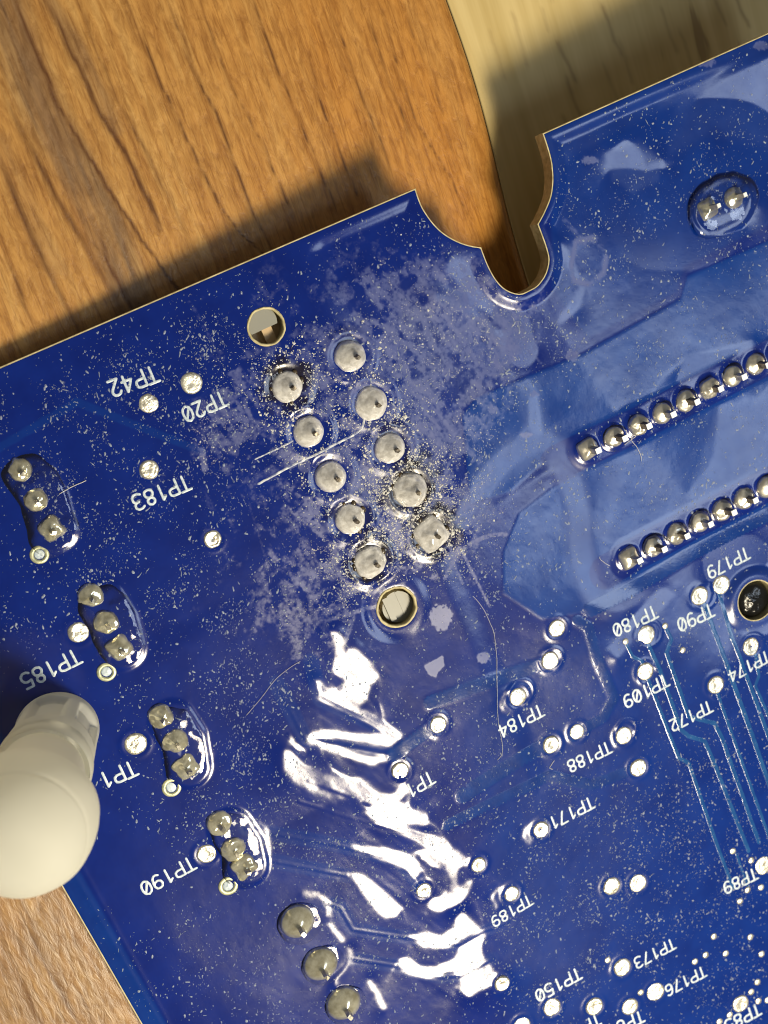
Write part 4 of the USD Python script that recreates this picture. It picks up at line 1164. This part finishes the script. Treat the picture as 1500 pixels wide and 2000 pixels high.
dens = dens + gs((330, 700), 170, 130, .45) + gs((250, 1000), 250, 200, .25) + gs((480, 1300), 160, 200, .55) + gs((560, 1650), 260, 200, .35) + gs((960, 1230), 160, 160, .35) + gs((1150, 1800), 300, 170, .45) + gs((1330, 1650), 220, 260, .45) + gs((1150, 600), 300, 300, .25) \
    - gs((250, 1700), 160, 150, .45) - gs((100, 1420), 190, 130, .4) - gs((600, 560), 200, 70, .25) - gs((1240, 560), 200, 100, .1) - gs((700, 1500), 110, 300, .1)
qb = np.array([(lambda r: CAM[:2] + r[:2] * (-DIST / r[2]))(ray(p)) for p in q])
pn = fbm2(qb, 0.5, 3, 71)
keep = RNG.random(nd) < dens * (0.10 + 2.6 * np.clip(pn - .25, 0, 1) ** 1.5 * 2.0) * 0.6
qb = qb[keep]
qb = qb[shapely.contains_xy(top.buffer(-0.3), qb[:, 0], qb[:, 1])]
n = len(qb)
size = RNG.lognormal(math.log(0.028), 0.68, n)
size = np.minimum(np.where(RNG.random(n) < 0.012, size * 2.2, size), 0.13)
elong = np.minimum(1 + RNG.exponential(1.3, n), 5)
fx = np.linalg.inv(np.column_stack([B((760, 1000)) - B((750, 1000)), B((750, 1010)) - B((750, 1000))]))
ang = RNG.normal(1.15, 0.7, n)
K6 = 6
th = np.arange(K6) / K6 * 2 * np.pi
rad = size[:, None] * RNG.uniform(.55, 1.2, (n, K6))
lx = rad * np.cos(th) * np.sqrt(elong)[:, None]
ly = rad * np.sin(th) / np.sqrt(elong)[:, None]
fxv = lx * np.cos(ang)[:, None] - ly * np.sin(ang)[:, None]
fyv = lx * np.sin(ang)[:, None] + ly * np.cos(ang)[:, None]
hb = height(qb)
rim = np.stack([qb[:, :1] + fxv, qb[:, 1:] + fyv, hb[:, None] + 0.004 + RNG.uniform(0, .012, (n, K6))], -1)
mid = np.stack([qb[:, 0], qb[:, 1], hb + 0.022 + size * .25], -1)[:, None]
dv = np.concatenate([rim, mid], 1).reshape(-1, 3)
df = np.array([[k_, (k_ + 1) % K6, K6] for k_ in range(K6)])
df = (df[None] + 7 * np.arange(n)[:, None, None]).reshape(-1, 3)
du = obj('dust', (dv, df), 'pale_dust', smooth=False)
tag(du, 'fine pale dust and lint flecks scattered over the blue board', 'dust', kind='stuff')


# loose hairs and fibres
def hair(px, rad_, label, z_off=0.05):
    q2 = curve(Bs(px), 60)
    q2 = q2 + (fbm2(q2, 1.5, 2, 5)[:, None] - .5) * 0.1
    z_ = height(q2) + z_off
    o = obj('fibre', tube(np.column_stack([q2, z_]), rad_), 'fibre', smooth=True)
    tag(o, label, 'fibre')


hair([(925, 1165), (948, 1195), (962, 1225), (970, 1270), (971, 1340), (974, 1420), (980, 1450), (979, 1472), (970, 1483)], .017, 'long thin hair running down the blue board beside a crescent shaped solder pad')
hair([(1218, 868), (1232, 857), (1238, 851), (1232, 850), (1231, 860), (1242, 872), (1250, 888), (1252, 900)], .022, 'small curly lint thread lying below the upper row of header pins')
hair([(115, 965), (150, 946), (168, 938)], .03, 'short straight white bristle lying right of the leftmost trio of joints')
hair([(1172, 1090), (1182, 1100), (1193, 1106)], .02, 'tiny pale lint strand left of the lower row of header pins')
hair([(480, 1395), (510, 1360), (545, 1318), (585, 1290)], .016, 'thin fine pale scratch like hair beside the upper end of the glare')
hair([(1083, 1486), (1078, 1493), (1074, 1500), (1080, 1503)], .022, 'tiny hooked white lint below a pair of round pads')

# ---------------------------------------------------------------- connector under the board, seen through its peg holes
cx = (B(DIN[0]) + B(DIN[9])) / 2
con, _o = thing('pin_connector', 'plastic connector mounted under the board, its pegs visible through two holes', 'connector', (cx[0], cx[1], -2.95))
body = trimesh.creation.box((13, 31, 1.2))
body.apply_translation((cx[0], cx[1], -1.75 - .6))
obj('housing', body, 'tan_plastic', con, smooth=20, origin=_o)
zt = -1.62
for key, rr, zz in (('upper', .8, -.55), ('lower', .78, -.75)):
    hp, hr = hole_px[key]
    C = B(hp)
    r = mm_r(hp, hr)
    if key == 'upper':
        disc = Point(C + [-.12, .42]).buffer(r * .86, 24).intersection(shapely.box(C[0] - 5, C[1] - .15, C[0] + 5, C[1] + 5))
        pg = trimesh.creation.extrude_polygon(disc, 1.25, engine='earcut')
        pg.apply_translation((0, 0, -.45 - 1.25))
        obj('locating_peg', pg, 'connector_plastic', con, smooth=20, origin=_o)
        rb = trimesh.creation.box((.85, r * 1.2, .8))
        rb.apply_translation((C[0] + .12, C[1] - .75, -1.4))
        obj('rib', rb, 'tan_plastic', con, smooth=20, origin=_o)
    else:
        pg = trimesh.creation.cylinder(r * .80, .9, sections=40)
        pg.apply_translation((C[0] + .25, C[1] - .32, -1.3))
        obj('locating_peg', pg, 'connector_plastic', con, smooth=30, origin=_o)
        for dx_, w_ in ((-.45, .5), (.55, .35)):
            rb = trimesh.creation.box((w_, r * 1.25, .5))
            rb.apply_translation((C[0] + dx_ * 1.2, C[1] - .1, -.85 - .2 * (dx_ > 0)))
            obj('rib', rb, 'connector_plastic', con, smooth=20, origin=_o)
# frayed fibreglass lips of the holes
for key in ('upper', 'lower'):
    hp, hr = hole_px[key]
    C = B(hp)
    r = mm_r(hp, hr)
    prof = [(r * 1.03, -.03), (r * 1.05, .03), (r * .99, .05), (r * .93, 0.0), (r * .92, -.2)]
    vv_, ff_ = lathe(prof, 64)
    a = np.arctan2(vv_[:, 1], vv_[:, 0])
    jag = 1 + .10 * (meshkit.fbm(np.column_stack([np.cos(a) * 4, np.sin(a) * 4, a * 0 + 3]), 4, 6) - .5)
    vv_[:, :2] *= jag[:, None]
    obj('hole_lip', (vv_ + [C[0], C[1], height(np.array([C + [r * 1.1, 0]]))[0] * .5], ff_), 'fibreglass', boardX, smooth=True)

# black rubber post in its hole at the right
hp, hr = hole_px['black']
C = B(hp)
r = mm_r(hp, hr)
t_ = np.linspace(0, np.pi / 2, 10)
prof = [(r * .93, -3.2), (r * .93, -1.0)] + [(r * .93 * math.cos(x), -1.0 + .9 * math.sin(x)) for x in t_[1:]]
vv_, ff_ = lathe(prof, 48)
vv_[:, 2] += (meshkit.fbm(vv_ * 1.5 + 40, 3, 3) - .5) * .5 * (vv_[:, 2] > -1.2)
bp = obj('rubber_post', (vv_ + [C[0] + .1, C[1], 0], ff_), 'black_rubber', smooth=True)
tag(bp, 'shiny black rubber post filling the round hole at the right edge', 'post')

# ---------------------------------------------------------------- white nylon standoff at the left edge
b0 = at((112, 1428), 0.0)
b1 = at((48, 1604), 15.5)
ax = (b1 - b0) / np.linalg.norm(b1 - b0)
xx = np.cross([0, 1, 0], ax)
xx /= np.linalg.norm(xx)
yy = np.cross(ax, xx)
Rm = np.column_stack([xx, yy, ax])
so, _o = thing('nylon_standoff', 'bulbous white nylon standoff rising from the board at the left edge', 'standoff', tuple(b0))
Ln = np.linalg.norm(b1 - b0)


def put(v):
    return np.asarray(v) @ Rm.T + b0


zs = np.r_[-1.5, np.linspace(0, Ln * .46, 40)]
th_ = np.linspace(0, 2 * np.pi, 145)[:-1]
prof = [(3.2, z_) for z_ in zs]
vv_, ff_ = lathe(prof, 144)
zz_, aa_ = vv_[:, 2], np.arctan2(vv_[:, 1], vv_[:, 0])
pocket = np.zeros(len(vv_))
for a0, hw, z0_, z1_ in ((-2.1, .42, .8, Ln * .27), (-1.0, .34, 1.2, Ln * .34), (0.1, .36, .6, Ln * .27), (1.2, .40, .9, Ln * .3), (2.4, .4, .9, Ln * .3)):
    da = np.abs((aa_ - a0 + np.pi) % (2 * np.pi) - np.pi)
    pocket = np.maximum(pocket, sm(hw + .05, hw - .05, da) * sm(z0_ - .2, z0_ + .2, zz_) * sm(z1_ + .2, z1_ - .2, zz_))
rr_ = (3.2 + .15 * sm(0, Ln * .35, zz_) - .5 * pocket) / 3.2
vv_[:, :2] *= rr_[:, None]
obj('stem', (put(vv_), ff_), 'white_nylon', so, smooth=40, origin=_o)
prof = [(0.5, Ln * .40), (3.4, Ln * .40), (3.5, Ln * .42), (3.52, Ln * .47), (3.45, Ln * .50), (3.4, Ln * .52)]
vv_, ff_ = lathe(prof, 72)
obj('collar', (put(vv_), ff_), 'white_nylon', so, smooth=30, origin=_o)
RB = 4.75
tt_ = np.linspace(-.72, np.pi / 2, 90)
prof = [(3.0, Ln * .5)] + [(RB * math.cos(x) ** .85 if math.cos(x) > 0 else 0, Ln + RB * .95 * math.sin(x)) for x in tt_[:-1]] + [(0.02, Ln + RB * .95)]
vv_, ff_ = lathe(prof, 72)
vv_[:, :2] *= 1 + .09 * (meshkit.fbm(vv_ * .22 + 9, 2, 2)[:, None] - .5)
vv_[:, :2] *= 1 - .018 * np.exp(-((vv_[:, 2:] - Ln - RB * .42) / .12) ** 2) + .012 * np.exp(-((vv_[:, 2:] - Ln + RB * .2) / .1) ** 2)
obj('bulb', (put(vv_), ff_), 'white_nylon', so, smooth=40, origin=_o)
